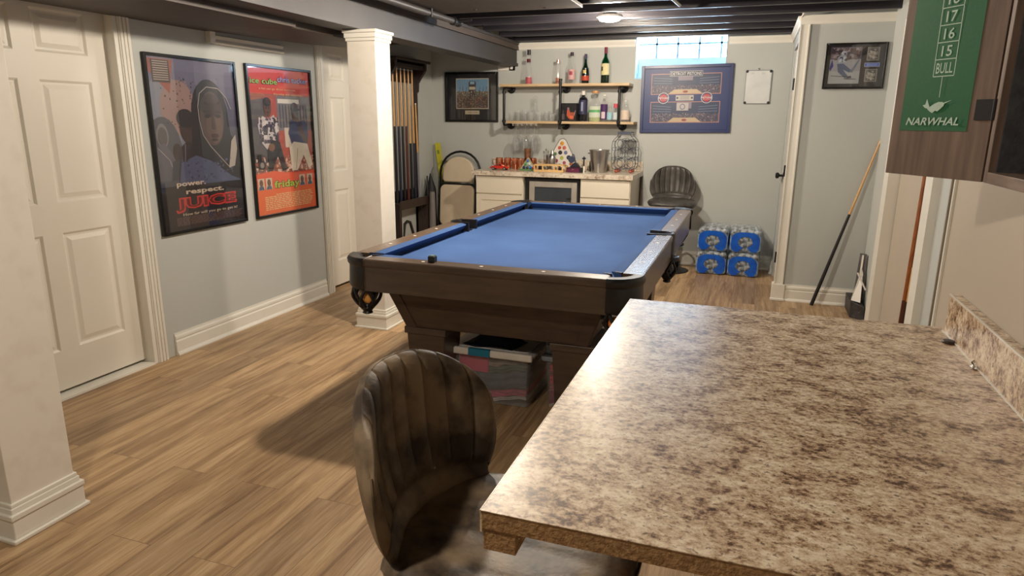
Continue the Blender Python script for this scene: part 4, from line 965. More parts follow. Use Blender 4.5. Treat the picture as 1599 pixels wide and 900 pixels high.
# shopping bag / carton in the corner
bg = thing('storage_carton', 'black and white printed carton standing in the corner behind the door casing', 'carton', (.84, 5.66, 0))
m = MB(); m.hexa([(.80, 5.50, 0), (.885, 5.42, 0), (.885, 5.80, 0), (.80, 5.80, 0)], [(.795, 5.52, .125), (.885, 5.44, .10), (.885, 5.80, .125), (.795, 5.80, .125)]); obj('base', m, mat('dark grey card', S(62, 58, 58), .5, col2=S(40, 36, 37), nscale=20), bg, world=True, bevel=.003)
m = MB(); m.hexa([(.80, 5.53, .127), (.86, 5.50, .12), (.87, 5.56, .12), (.81, 5.6, .127)], [(.855, 5.60, .36), (.866, 5.59, .33), (.872, 5.62, .33), (.862, 5.63, .36)]); obj('flap', m, white_pl, bg, world=True)
m = MB(); m.hexa([(.83, 5.64, .126), (.887, 5.60, .126), (.887, 5.66, .126), (.835, 5.70, .126)], [(.845, 5.68, .46), (.889, 5.66, .46), (.889, 5.70, .46), (.848, 5.72, .46)]); obj('panel', m, mat('grey card', S(98, 94, 94), .6, col2=S(60, 56, 58), nscale=8), bg, world=True)
m = MB(); m.hexa([(.845, 5.622, .128), (.858, 5.61, .128), (.858, 5.625, .128), (.846, 5.63, .128)], [(.856, 5.665, .455), (.868, 5.66, .455), (.868, 5.668, .455), (.857, 5.672, .455)]); m.tube([(.822, 5.545, .34), (.885, 5.50, .22)], .006, 6); obj('stripe', m, white_pl, bg, world=True)
# ================================================================== WATER PACKS
wrap_m, N, L, P = nm('shrink wrap')
P.inputs['Base Color'].default_value = (*S(214, 226, 238), 1); P.inputs['Roughness'].default_value = .12
tr = N.new('ShaderNodeBsdfTransparent'); mx = N.new('ShaderNodeMixShader'); nz = N.new('ShaderNodeTexNoise'); nz.inputs['Scale'].default_value = 26; nz.inputs['Detail'].default_value = 4
tc = N.new('ShaderNodeTexCoord'); L.new(tc.outputs['Object'], nz.inputs[0]); b_ = N.new('ShaderNodeBump'); b_.inputs['Strength'].default_value = .8; b_.inputs['Distance'].default_value = .02
L.new(nz.outputs[0], b_.inputs['Height']); L.new(b_.outputs[0], P.inputs['Normal'])
rp = N.new('ShaderNodeMapRange'); rp.inputs[1].default_value = .42; rp.inputs[2].default_value = .62; rp.inputs[3].default_value = .12; rp.inputs[4].default_value = .62; L.new(nz.outputs[0], rp.inputs[0])
L.new(rp.outputs[0], mx.inputs[0]); L.new(tr.outputs[0], mx.inputs[1]); L.new(P.outputs[0], mx.inputs[2]); L.new(mx.outputs[0], N['Material Output'].inputs[0])
wblue = mat('blue film print', S(24, 98, 206), .25, col2=S(16, 78, 184), nscale=12, bump=.3, bscale=30)
lblue = mat('pale blue film print', S(150, 184, 226), .25, col2=S(110, 156, 214), nscale=10, bump=.3, bscale=30)
bot_m = glass('water bottle plastic', (.80, .88, .94), .08); cap_m = mat('white bottle cap', S(226, 230, 234), .4)
PW, PD, PH = .278, .385, .222
def pillow(u, v, bulge=.012):
    """front-face surface of the pack (local, y=0 front)"""
    x = (u - .5) * PW; z = .004 + v * PH
    e = 4 * u * (1 - u) * 4 * v * (1 - v)
    return Vector((x, -bulge * e ** .5 + .012 * (1 - min(1, 8 * min(u, 1 - u))) + .012 * (1 - min(1, 8 * min(v, 1 - v))), z))
def make_pack():
    t = bpy.data.objects.new('water_pack', None); COL.objects.link(t)
    m = MB(); P_ = [(-PW / 2 + .0, 0)]
    n = 20
    def sec(k, yy, sc_):   # rounded section lofted along y
        out = []
        for a, b in rbox(-PW / 2 * sc_, PW / 2 * sc_, .003 + PH * (1 - sc_) / 2, PH - PH * (1 - sc_) / 2, .03, 4): 
            out.append((a, yy, b + .006 * math.sin(a * 60 + yy * 20) * (b > PH * .6)))
        return out
    ysx = [0, .006, .02] + [.02 + (PD - .04) * i / 12 for i in range(1, 12)] + [PD - .02, PD - .006, PD]; scs = [.86, .95, .99] + [1 + .012 * math.sin(i * 2.1) for i in range(11)] + [.99, .95, .86]
    S_ = [sec(0, a, b) for a, b in zip(ysx, scs)]; k = len(S_[0]); vs = [p for s in S_ for p in s]
    fs = [(j * k + i, (j + 1) * k + i, (j + 1) * k + (i + 1) % k, j * k + (i + 1) % k) for j in range(len(S_) - 1) for i in range(k)] + [tuple(range(k)), tuple(reversed([(len(S_) - 1) * k + i for i in range(k)]))]
    m.add(vs, fs); obj('shrink_wrap', m, wrap_m, t, smooth=True, auto=80)
    # blue printed band: broad ring round a clear oval, following the front, and the lower corners
    def P3(x, z, d): 
        u = x / PW + .5; v = z / PH
        return (x, -.004 - d + .02 * max(0, abs(x) / (PW / 2) - .8), z)
    m = MB(); n = 40; vs = []; 
    for i in range(n + 1):
        a = -PI * .42 + (2 * PI - PI * .16) * i / n - PI * 0
        ca, sa = math.cos(a), math.sin(a)
        xi, zi = .066 * ca, .105 + .052 * sa
        e = 6; xo = .130 * math.copysign(abs(ca) ** .6, ca); zo = .096 + .102 * math.copysign(abs(sa) ** .7, sa)
        xi2, zi2 = xi, zi
        vs += [P3(xi2, max(.02, zi2), .001), P3(xo, max(.012, zo), .001)]
    m.add(vs, [(2 * i, 2 * i + 1, 2 * i + 3, 2 * i + 2) for i in range(n)]); obj('printed_ring', m, wblue, t, label='blue ring printed round the clear oval')
    m = MB()
    for s in (-1, 1):
        m.grid(lambda a, b, s=s: (s * (PW / 2 + .0025 - .012 * (a < .02)), .012 + (PD - .03) * a, .02 + (PH * .62) * b), 12, 4)
    each('side_print', m, lblue, t, label='pale blue side print')
    # bottles
    bt = MB().lathe([(.001, .006), (.026, .006), (.031, .012), (.031, .05), (.029, .07), (.031, .09), (.031, .13), (.027, .155), (.013, .185), (.012, .20)], 12)
    cp = MB().lathe([(.0135, .196), (.0135, .212), (.001, .213)], 10)
    b0 = obj('bottle', bt, bot_m, t, smooth=True); c0 = obj('cap', cp, cap_m, b0, smooth=True)
    for i in range(4):
        for j in range(5):
            if i == 0 and j == 0: b = b0
            else:
                b = b0.copy(); COL.objects.link(b); b.parent = t; c = c0.copy(); COL.objects.link(c); c.parent = b
            b.location = (-.098 + i * .0655, .045 + j * .073, 0)
    return t
wpk = make_pack()
spots = [(-.290, 6.655, 0, 2, 'case of bottled water, bottom left of the stack of four'), (.0, 6.65, 0, -2, 'case of bottled water, bottom right of the stack of four'),
         (-.292, 6.66, .229, -1, 'case of bottled water, top left of the stack, nearest the stool'), (.006, 6.665, .229, 1.5, 'case of bottled water, top right of the stack, nearest the closet door')]
for i, (a, b, c, r_, lb) in enumerate(spots):
    o = wpk if i == 0 else copy_tree(wpk); o.location = (a, b, c); o.rotation_euler = (0, 0, math.radians(r_)); tag(o, lb, 'water pack', 'shrink-wrapped cases of bottled water')
# ================================================================== PIPE SHELF
ps = thing('pipe_shelf', 'two-tier pale wood shelf on black iron pipes above the drinks counter', 'shelf', (-1.84, YB, 1.36))
obj('board', MB().box(-2.545, -1.195, 6.855, YB - .002, 1.775, 1.80), wood_shelf, ps, world=True, bevel=.002)
obj('board', MB().box(-2.475, -1.135, 6.855, YB - .002, 1.405, 1.43), wood_shelf, ps, world=True, bevel=.002)
for px, ztop, zbot in ((-2.49, 1.758, 1.388), (-1.885, 1.758, 1.388), (-1.285, 1.758, 1.388)):
    m = MB(); yf = 6.84; r = .0135
    m.tube([(px, YB - .004, ztop), (px, yf + .02, ztop), (px, yf + .006, ztop - .006), (px, yf, ztop - .02), (px, yf, zbot + .02), (px, yf + .006, zbot + .006), (px, yf + .02, zbot), (px, YB - .004, zbot)], r, 12)
    for z in (ztop, zbot):
        m.lathe([(.001, 0), (.045, 0), (.045, .008), (.022, .014), (.019, .03), (.001, .03)], 20, T(px, YB - .002, z) @ rot('X', PI / 2))
    for z in (ztop - .04, zbot + .04): m.lathe([(r, -.012), (.019, -.012), (.019, .012), (r, .012)], 14, T(px, yf, z))
    if px == -1.885:
        m.tube([(px, yf, ztop - .02), (px, yf, 1.838)], r, 12).lathe([(.001, .0), (.017, 0), (.017, .02), (.001, .02)], 14, T(px, yf, 1.825)); m.tube([(px, yf, zbot), (px, yf, 1.35)], r, 12)
    obj('pipe_bracket', m, black_metal, ps, world=True, smooth=True)
# ================================================================== BOTTLES
clearg = glass('clear glass', (.975, .98, .98), .03, white_share=.07)  # small white share mixed into the glass stands in for pale highlights
def bottle(x, y, z0, prof, gm_, label, cap=None, capm=None, bands=(), liquid=None, group=None, seg=20, cat='bottle', sq=None, name='liquor_bottle'):
    t = thing(name, label, cat, (x, y, z0 + .0006), 0, group); k = Matrix.Diagonal((1, sq or 1, 1, 1))
    obj('glass', MB().lathe(prof, seg, k), gm_, t, smooth=True)
    if liquid:
        h, lm = liquid; pr = [(.001, .004)] + [(max(.001, r - .003), min(z, h)) for r, z in prof[1:] if z < h]; rr_ = pr[-1][0]; pr += [(rr_, h), (.001, h)]
        obj('liquid', MB().lathe(pr, seg, k), lm, t, smooth=True)
    if cap: 
        r, a, b = cap; obj('cap', MB().lathe([(.001, a), (r, a), (r, b), (.001, b)], 14), capm or black_pl, t, smooth=True)
    for (r, a, b, cm, a0, a1) in bands:
        obj('paper_label', MB().lathe([(r + .0006, a), (r + .0006, b)], 16, k, math.radians(a0), math.radians(a1)), cm, t, smooth=True)
    return t
def flat(n, c, r=.6): return mat(n, c, r, col2=tuple(v * .85 for v in c), nscale=120)
GU = 'spirit bottles on the upper shelf'; GL = 'spirit bottles on the lower shelf'
ZU, ZL = 1.80, 1.43
bottle(-2.262, 6.96, ZU, [(.001, 0), (.034, 0), (.036, .01), (.033, .09), (.022, .17), (.016, .23), (.017, .285), (.016, .29)], clearg, 'tall slim clear bottle with pink-red liquid at the bottom, upper shelf left', (.018, .29, .34), black_pl, [(.021, .215, .25, flat('dark red seal', S(96, 20, 36)), 200, 340)], (.07, mat('pink red liquor', S(196, 48, 76), .1)), GU)
bottle(-1.945, 6.95, ZU, [(.001, 0), (.026, 0), (.026, .01), (.021, .10), (.019, .17), (.014, .19), (.014, .205)], clearg, 'short slim bottle with copper cap and amber base, upper shelf', (.0155, .205, .235), copper, [(.0225, .02, .06, flat('amber label', S(190, 110, 70)), 200, 340)], (.05, mat('amber liquor', S(186, 96, 44), .1)), GU)
bottle(-1.805, 6.96, ZU, [(.001, 0), (.037, 0), (.038, .01), (.038, .15), (.034, .17), (.016, .21), (.0145, .27)], clearg, 'clear bottle with pale pink label and dark stopper, upper shelf', (.017, .27, .305), flat('dark stopper', S(60, 36, 46)), [(.038, .04, .14, flat('pink label', S(214, 170, 168)), 190, 350), (.0384, .085, .12, flat('rose emblem', S(160, 60, 80)), 245, 295)], None, GU)
bottle(-1.662, 6.96, ZU, [(.001, 0), (.036, 0), (.038, .01), (.039, .09), (.036, .13), (.018, .18), (.0135, .21), (.0135, .25)], glass('dark green glass', (.10, .22, .16), .04), 'dark green cognac-shaped bottle with red and gold label, upper shelf', (.0145, .245, .285), flat('purple foil', S(74, 64, 100)), [(.039, .03, .075, flat('red gold label', S(190, 70, 44)), 190, 350), (.0382, .10, .13, flat('gold seal', S(214, 190, 120)), 245, 295)], (.15, mat('dark green body', S(14, 40, 34), .1)), GU)
bottle(-1.46, 6.96, ZU, [(.001, 0), (.039, 0), (.041, .01), (.041, .19), (.036, .215), (.018, .25), (.0145, .27), (.0145, .30)], glass('green glass', (.08, .42, .26), .04), 'tall green whiskey bottle with cream label, upper shelf right', (.0155, .285, .345), flat('wine red foil', S(120, 30, 50)), [(.041, .08, .19, flat('cream label', S(222, 212, 160)), 190, 350), (.0414, .12, .16, flat('dark emblem', S(60, 50, 30)), 215, 245)], (.20, mat('green body', S(10, 70, 48), .1)), GU)
# lower shelf
bottle(-2.19, 6.98, ZL, [(.001, 0), (.06, 0), (.066, .012), (.060, .05), (.036, .10), (.017, .14), (.014, .19), (.024, .205)], clearg, 'clear glass ship decanter with ball stopper among the tumblers', None, None, (), None, None, name='decanter', cat='decanter')
dct = bpy.data.objects['decanter']; obj('stopper', MB().sphere((0, 0, .235), .022).lathe([(.013, .185), (.012, .215)], 12), clearg, dct, smooth=True)
bx = thing('liquor_box', 'black gift box printed with a glass and bottle, beside the middle pipe', 'box', (-1.815, 6.95, ZL))
obj('body', MB().box(-.085, .085, -.045, .045, .0005, .18), mat('black carton', S(22, 20, 26), .35), bx, bevel=.001)
pb = Print(.16, .17); pb.poly([(.60, .08), (.86, .08), (.93, .50), (.53, .50)], S(160, 80, 50)); pb.poly([(.55, .12), (.40, .3), (.42, .62), (.50, .66), (.58, .62), (.66, .3)], S(196, 86, 54)); pb.ell(.72, .22, .13, .09, S(226, 110, 70)); pb.rect(.08, .06, .26, .40, S(90, 80, 84)); pb.rect(.13, .40, .21, .62, S(70, 62, 70)); pb.rect(.44, .64, .56, .78, S(150, 120, 120)); pb.line([(.90, .3), (.97, .62)], .004, S(200, 150, 140))
pb.build('print', bx, frame_axes((1, 0, 0), (0, 0, 1), (-.08, -.0455, .005)))
bottle(-1.672, 6.95, ZL, [(.001, 0), (.043, 0), (.045, .01), (.045, .21), (.038, .23), (.017, .245), (.016, .26)], glass('smoke glass', (.20, .22, .32), .05), 'broad-shouldered dark bottle with white neck cap, lower shelf', (.019, .26, .30), white_pl, [(.045, .07, .21, flat('navy label', S(44, 46, 76)), 190, 350), (.0454, .10, .19, flat('silver script', S(150, 156, 186)), 255, 280)], None, GL)
bottle(-1.55, 6.95, ZL, [(.001, 0), (.058, 0), (.062, .012), (.062, .15), (.05, .19), (.022, .225), (.018, .27)], clearg, 'wide clear tequila flask with wooden stopper and green-banded label', (.034, .275, .30), wood_pale, [(.062, .04, .15, flat('white green label', S(206, 214, 196)), 200, 340), (.0625, .09, .115, flat('green band', S(96, 172, 110)), 205, 335)], (.05, mat('straw liquor', S(176, 186, 130), .1)), GL, sq=.6)
bottle(-1.455, 6.95, ZL, [(.001, 0), (.034, 0), (.035, .01), (.035, .16), (.03, .18), (.014, .205), (.012, .25)], clearg, 'clear bottle wrapped in purple label with round white panel, lower shelf', (.0135, .25, .262), white_pl, [(.035, .02, .17, flat('purple label', S(76, 40, 96)), 180, 360), (.0355, .03, .095, flat('round white panel', S(220, 200, 210)), 235, 300)], None, GL)
bottle(-1.392, 6.925, ZL, [(.001, 0), (.026, 0), (.027, .01), (.027, .11), (.022, .135), (.012, .15), (.012, .175), (.02, .185), (.018, .205)], clearg, 'small pale blue bottle with glass ball top, lower shelf', None, None, [(.027, .02, .09, flat('ice blue label', S(160, 206, 220)), 190, 350)], None, GL)
bottle(-1.342, 6.97, ZL, [(.001, 0), (.028, 0), (.029, .01), (.029, .13), (.012, .15)], clearg, 'short bottle with pink-red wrapped neck, half hidden by the right pipe', (.02, .135, .175), flat('pink red wrap', S(216, 84, 100)), [(.029, .02, .09, flat('pale label', S(206, 214, 216)), 190, 350)], None, GL)
bottle(-1.24, 6.95, ZL, [(.001, 0), (.042, 0), (.044, .01), (.044, .12), (.034, .14), (.014, .155), (.013, .175), (.021, .185), (.017, .215)], clearg, 'squat clear bottle with cream label, right of the right shelf pipe', None, None, [(.044, .02, .11, flat('cream pink label', S(222, 204, 186)), 190, 350)], None, GL)
# tumblers
tp = MB().lathe([(.001, .004), (.027, .004), (.030, 0), (.0345, .085), (.0325, .085), (.027, .008), (.001, .008)], 18)
t0 = obj('tumbler', tp, clearg, smooth=True); i = 0
for x, y, s_, lb in ((-2.43, 6.92, 1, 'clear tumbler, leftmost on the lower shelf'), (-2.355, 6.90, 1, 'clear tumbler in the front row, second from the left pipe'), (-2.28, 6.90, .95, 'clear tumbler in front of the decanter, left'), (-2.205, 6.89, 1, 'clear tumbler directly in front of the decanter'), (-2.125, 6.90, 1.05, 'clear tumbler in front of the decanter, right'), (-2.045, 6.90, .8, 'small clear shot glass, second left of the middle pipe'), (-1.985, 6.90, .8, 'small clear shot glass nearest the middle pipe'), (-2.39, 7.0, 1.25, 'tall clear tumbler in the back row at the left'), (-2.31, 7.01, 1.3, 'tall clear tumbler in the back row beside the decanter'), (-2.07, 7.0, 1.2, 'clear tumbler in the back row right of the decanter'), (-1.99, 7.0, .9, 'clear glass in the back corner by the middle pipe')):
    o = t0 if i == 0 else t0.copy()
    if i: COL.objects.link(o)
    o.location = (x, y, ZL + .0006); o.scale = (1, 1, s_); i += 1; tag(o, lb, 'glass', 'tumblers on the lower shelf')
# stemware rack and hanging glasses
sr = thing('stemware_rack', 'white wire stemware rack screwed under the left end of the lower shelf', 'rack', (-2.27, 6.95, 1.36))
m = MB()
for x in (-2.40, -2.345, -2.30, -2.245, -2.20, -2.145): m.tube([(x, 6.865, 1.4045), (x, 6.865, 1.383), (x, 7.05, 1.383), (x, 7.05, 1.4045)], .003, 6)
m.tube([(-2.41, 6.87, 1.40), (-2.13, 6.87, 1.40)], .003, 6)
obj('wire', m, white_pl, sr, world=True)
wgp = [(.001, .0), (.034, .002), (.034, .004), (.006, .008), (.0038, .02), (.0038, .095), (.012, .108), (.034, .135), (.044, .17), (.043, .21), (.034, .27), (.0335, .27), (.042, .21), (.042, .17), (.033, .138), (.011, .112), (.001, .108)]
wg = MB().lathe([(r, -z) for r, z in wgp], 20)
g0 = obj('wine_glass', wg, clearg, smooth=True); i = 0
for x, nm_ in ((-2.3725, 'left'), (-2.2725, 'middle'), (-2.1725, 'right')):
    for y, ds in ((6.905, 'front'), (6.998, 'rear')):
        o = g0 if i == 0 else g0.copy()
        if i: COL.objects.link(o)
        o.location = (x, y, 1.3925); i += 1; tag(o, 'wine glass hanging upside down from the wire rack, %s column, %s' % (nm_, ds), 'wine glass', 'hanging wine glasses')
# ================================================================== DRINKS COUNTER ALONG THE BACK WALL
ZC = .935
wt = thing('worktop', 'pale granite-pattern worktop across the two drinks cabinets', 'worktop', (-1.87, 6.76, ZC - .04))
obj('top', MB().box(-2.70, -1.05, 6.455, YB - .002, ZC - .045, ZC), back_lam, wt, world=True, bevel=.002)
obj('backsplash', MB().box(-2.70, -1.05, YB - .022, YB - .002, ZC + .0005, ZC + .10), back_lam, wt, world=True, bevel=.002)
cabw = mat('cream cabinet paint', S(226, 219, 203), .45, col2=S(222, 214, 198), nscale=2)
def cabinet(x0, x1, label):
    t = thing('base_cabinet', label, 'cabinet', ((x0 + x1) / 2, 6.78, 0), 0, 'base cabinets under the worktop')
    obj('body', MB().box(x0, x1, 6.50, YB - .035, .09, ZC - .046), cabw, t, world=True, bevel=.001)
    obj('toe_kick', MB().box(x0 + .01, x1 - .01, 6.56, 7.0, 0, .0895), cabw, t, world=True)
    g = .006
    d = MB().box(x0 + g, x1 - g, 6.481, 6.4995, .71, .878); obj('drawer', d, cabw, t, world=True, bevel=.002)
    m = MB(); z0, z1, a, b = .10, .696, x0 + g, x1 - g
    m.box(a, b, 6.488, 6.4995, z0, z1); fr_ = .055
    m.box(a, a + fr_, 6.481, 6.488, z0, z1).box(b - fr_, b, 6.481, 6.488, z0, z1).box(a + fr_, b - fr_, 6.481, 6.488, z0, z0 + fr_).box(a + fr_, b - fr_, 6.481, 6.488, z1 - fr_, z1)
    obj('door', m, cabw, t, world=True, bevel=.001)
    return t
cabinet(-2.665, -2.155, 'cream base cabinet with one drawer, left of the small steel-framed fridge')
cabinet(-1.565, -1.075, 'cream base cabinet with one drawer, right of the small steel-framed fridge')
obj_filler = struct('trim_14', MB().box(-1.10, -1.06, YB - .033, YB - .001, .14, ZC - .046), mat('dark filler strip', S(110, 100, 92), .5))
fg = thing('wine_fridge', 'small black drinks fridge with steel-framed glass door between the cabinets', 'fridge', (-1.86, 6.78, 0))
m = MB(); m.box(-2.14, -1.58, 6.53, 7.0, .02, .875); obj('body', m, black_pl, fg, world=True, bevel=.003)
m = MB(); a, b, z0, z1, f_ = -2.09, -1.60, .10, .846, .055
m.box(a, a + f_, 6.497, 6.529, z0, z1).box(b - f_, b, 6.497, 6.529, z0, z1).box(a + f_, b - f_, 6.497, 6.529, z0, z0 + f_).box(a + f_, b - f_, 6.497, 6.529, z1 - f_, z1)
dr = obj('door', m, mat('satin steel', (.62, .60, .56), .42, metal=.8), fg, world=True, bevel=.002)
obj('pane', MB().box(a + f_, b - f_, 6.508, 6.518, z0 + f_, z1 - f_), mat('dark fridge glass', S(58, 66, 76), .12, col2=S(44, 52, 62), nscale=3, coat=.5), dr, world=True)
obj('badge', MB().box(b - f_ - .05, b - f_ - .005, 6.505, 6.508, z1 - f_ - .115, z1 - f_ - .10), black_pl, dr, world=True)
# ---- things on the worktop
Z0 = ZC + .0006
mug_b = MB().lathe([(.001, .003), (.030, .003), (.034, .0), (.040, .03), (.041, .07), (.038, .115), (.0355, .115), (.038, .07), (.037, .03), (.03, .008), (.001, .008)], 22)
mug_h = MB().tube([(.038, 0, .095), (.060, 0, .098), (.070, 0, .08), (.068, 0, .05), (.055, 0, .033), (.039, 0, .03)], .0042, 8)
mg = thing('copper_mug', 'copper mug at the left end of the row on the drinks worktop', 'mug', (-2.535, 6.83, Z0), math.radians(200), 'copper mugs on the drinks worktop')
obj('cup', mug_b, copper, mg, smooth=True); obj('handle', mug_h, copper, mg, smooth=True)
for i, (x, y, z, a, lb) in enumerate(((-2.445, 6.84, 0, 250, 'copper mug second from the left, behind the red toy car'), (-2.355, 6.84, 0, 240, 'copper mug third from the left, behind the tail of the toy car'), (-2.275, 6.78, 0, -60, 'copper mug beside the tall copper cup'), (-2.19, 6.92, 0, -40, 'copper mug behind the small triangular ornament'))):
    o = copy_tree(mg); o.location = (x, y, Z0 + z); o.rotation_euler = (0, 0, math.radians(a)); tag(o, lb, 'mug', 'copper mugs on the drinks worktop')
cc_ = obj('copper_cup', MB().lathe([(.001, .0), (.030, 0), (.033, .10), (.0345, .105), (.034, .115), (.037, .215), (.034, .215), (.031, .12), (.001, .11)], 22), mat('dark copper', (.50, .26, .16), .25, metal=1, col2=(.36, .17, .1), nscale=24), smooth=True, loc=(0, 0, 0)); cc_.location = (-2.225, 6.845, Z0)
tag(cc_, 'tall dark copper cup standing behind the copper mugs', 'cup')
# toy car
tc_ = thing('toy_car', 'red die-cast model coupe on the drinks worktop in front of the copper mugs', 'toy car', (-2.465, 6.66, Z0))
redp = mat('red car enamel', S(206, 44, 34), .18, col2=S(196, 40, 32), coat=.6)
side = [(-.098, .016), (-.066, .016), (.062, .016), (.098, .018), (.100, .030), (.094, .036), (.060, .039), (.038, .041), (-.045, .042), (-.085, .038), (-.099, .030)]
m = MB(); m.prism(side, -.036, .036, 'y'); obj('body', m, redp, tc_, bevel=.004)
m = MB(); cab = [(-.058, .041), (.040, .040), (.016, .060), (-.030, .0605)]; v = []
for q, ins in ((-.034, 0), (.034, 0)):
    for a, b in cab: v.append((a, q * (1 - (.22 if b > .05 else 0)), b))
m.add(v, [(3, 2, 1, 0), (4, 5, 6, 7), (0, 1, 5, 4), (1, 2, 6, 5), (2, 3, 7, 6), (3, 0, 4, 7)]); obj('roof', m, redp, tc_, bevel=.003)
gl_ = MB()
gl_.add([(-.045, -.0335, .044), (-.008, -.0335, .044), (-.012, -.0285, .0575), (-.028, -.0285, .0575)], [(0, 1, 2, 3)]).add([(-.002, -.0335, .044), (.030, -.0335, .044), (.013, -.0285, .0575), (-.006, -.0285, .0575)], [(0, 1, 2, 3)])
each('side_window', gl_, black_pl, tc_)
for x in (-.062, .060):
    for s in (-1, 1):
        wh = obj('wheel', MB().lathe([(.001, -.005), (.0145, -.005), (.016, -.003), (.016, .003), (.0145, .005), (.001, .005)], 18, T(x, s * .033, .016) @ rot('X', PI / 2)), black_pl, tc_, smooth=True)
        obj('hubcap', MB().lathe([(.001, .0065), (.008, .0055), (.009, .005)], 12, T(x, s * .033, .016) @ rot('X', s * -PI / 2 if False else (PI / 2 if s < 0 else -PI / 2))), chrome, wh)
each('bumper', MB().box(.098, .103, -.033, .033, .018, .023).box(-.103, -.098, -.033, .033, .020, .025), chrome, tc_, bevel=.001)
# triangular ornament
to = thing('triangle_ornament', 'small green and white triangular ornament with coloured balls beside the pine crate', 'ornament', (-2.165, 6.69, Z0))
m = MB(); m.prism([(-.095, 0), (.085, 0), (.085, .014), (-.095, .014)], -.02, .02, 'y'); obj('base', m, mat('green felt base', S(96, 140, 88), .8), to, bevel=.002)
m = MB(); m.prism([(-.09, .014), (.08, .014), (.0, .13), (-.012, .13)], .004, .012, 'y'); obj('back_board', m, mat('pale mint board', S(196, 210, 186), .6), to)
m = MB(); m.tube([(-.088, 0, .017), (-.006, 0, .132), (.078, 0, .017)], .004, 8); obj('rail', m, wood_pale, to, smooth=True)
for k, (bx_, bz, col, nn_) in enumerate(((-.005, .10, S(70, 120, 190), 'blue'), (-.026, .066, S(90, 160, 110), 'green'), (.014, .066, S(210, 214, 216), 'white'), (-.046, .031, S(40, 46, 80), 'navy'), (-.010, .031, S(60, 70, 90), 'dark'), (.026, .031, S(48, 110, 190), 'bright blue'), (.058, .03, S(190, 70, 60), 'red'))):
    obj('small_ball', MB().sphere((bx_, -.008, bz), .0145 if k < 3 else .0155, seg=12, rings=8), mat('ornament ' + nn_, col, .3, col2=col), to, smooth=True, label=nn_ + ' ball')
# white cup
wc = obj('white_cup', MB().lathe([(.001, .002), (.02, .002), (.022, 0), (.030, .06), (.0285, .06), (.02, .008), (.001, .008)], 18), white_pl, smooth=True, loc=(0, 0, 0)); wc.location = (-2.055, 6.83, Z0); tag(wc, 'small white cup behind the left end of the pine crate', 'cup')
# bamboo crate
cr_ = thing('bamboo_crate', 'slatted pale bamboo crate holding small bar bits, front of the drinks worktop', 'crate', (-1.92, 6.64, Z0))
m = MB(); w2, d2, h2 = .152, .06, .072
m.box(-w2, w2, -d2, d2, 0, .008)
for z in (.008, h2 - .012): m.box(-w2, w2, -d2, -d2 + .006, z, z + .012).box(-w2, w2, d2 - .006, d2, z, z + .012).box(-w2, -w2 + .006, -d2 + .006, d2 - .006, z, z + .012).box(w2 - .006, w2, -d2 + .006, d2 - .006, z, z + .012)
obj('tray', m, mat('bamboo', S(222, 182, 124), .5), cr_)
m = MB()
for x in (-w2 + .006, -.06, .06, w2 - .006):
    for s in (-1, 1): m.box(x - .007, x + .007, s * (d2 - .003) - .0035, s * (d2 - .003) + .0035, .002, h2)
obj('upright', m, M['bamboo'], cr_)
def small(name, mb, mt, loc, label, cat, group=None, smooth=True, rz=0):
    o = obj(name, mb, mt, smooth=smooth, loc=(0, 0, 0)); o.location = loc; o.rotation_euler = (0, 0, rz); return tag(o, label, cat, group)
cz = Z0 + .0088
small('jar', MB().lathe([(.001, 0), (.022, 0), (.022, .04), (.015, .045), (.001, .045)], 14), black_pl, (-2.02, 6.64, cz), 'black jar in the left bay of the bamboo crate', 'jar')
small('jar', MB().lathe([(.001, 0), (.018, 0), (.018, .036), (.001, .036)], 14), steel, (-1.955, 6.63, cz), 'steel tin in the middle of the bamboo crate', 'jar')
small('jar', MB().lathe([(.001, 0), (.017, 0), (.017, .045), (.01, .05), (.001, .05)], 14), mat('frosted pale', S(196, 200, 200), .4), (-1.885, 6.64, cz), 'frosted pale jar in the bamboo crate', 'jar')
small('jar', MB().lathe([(.001, 0), (.018, 0), (.018, .038), (.001, .038)], 14), mat('dark tin', S(70, 66, 66), .3, metal=.6), (-1.815, 6.64, cz), 'dark tin in the right bay of the bamboo crate', 'jar')
# bar tools
small('cocktail_shaker', MB().lathe([(.001, 0), (.030, 0), (.034, .05), (.039, .12), (.036, .14), (.020, .165), (.017, .17), (.017, .195), (.010, .205), (.001, .206)], 22), steel, (-1.945, 6.80, Z0), 'steel cocktail shaker standing behind the bamboo crate', 'shaker')
small('shot_measure', MB().lathe([(.001, 0), (.018, 0), (.009, .045), (.0085, .05), (.022, .105), (.020, .105), (.006, .05), (.001, .05)], 16), chrome, (-2.0, 6.77, Z0), 'chrome double jigger between the white cup and the shaker', 'jigger')
bt_ = thing('bar_tool_set', 'upright steel bar tools in a black stand behind the bamboo crate', 'bar tools', (-2.035, 6.92, Z0))
obj('stand', MB().lathe([(.001, 0), (.045, 0), (.045, .01), (.008, .014), (.006, .15), (.001, .15)], 18), black_metal, bt_, smooth=True)
for k, (x, h) in enumerate(((-.03, .19), (-.008, .215), (.015, .20), (.034, .16))):
    obj('tool', MB().tube([(x, -.012, .03), (x, -.012, h - .02)], .0035, 8).sphere((x, -.012, h - .012), .012, sx=.9, sy=.4, seg=10, rings=8), chrome, bt_, smooth=True)
small('pressure_gauge', MB().lathe([(.001, -.008), (.034, -.008), (.036, -.004), (.036, .004), (.028, .008), (.001, .008)], 26, T(0, 0, .036) @ rot('X', PI / 2)), steel, (-1.90, 6.72, Z0), 'round steel-rimmed dial standing behind the bamboo crate', 'dial')
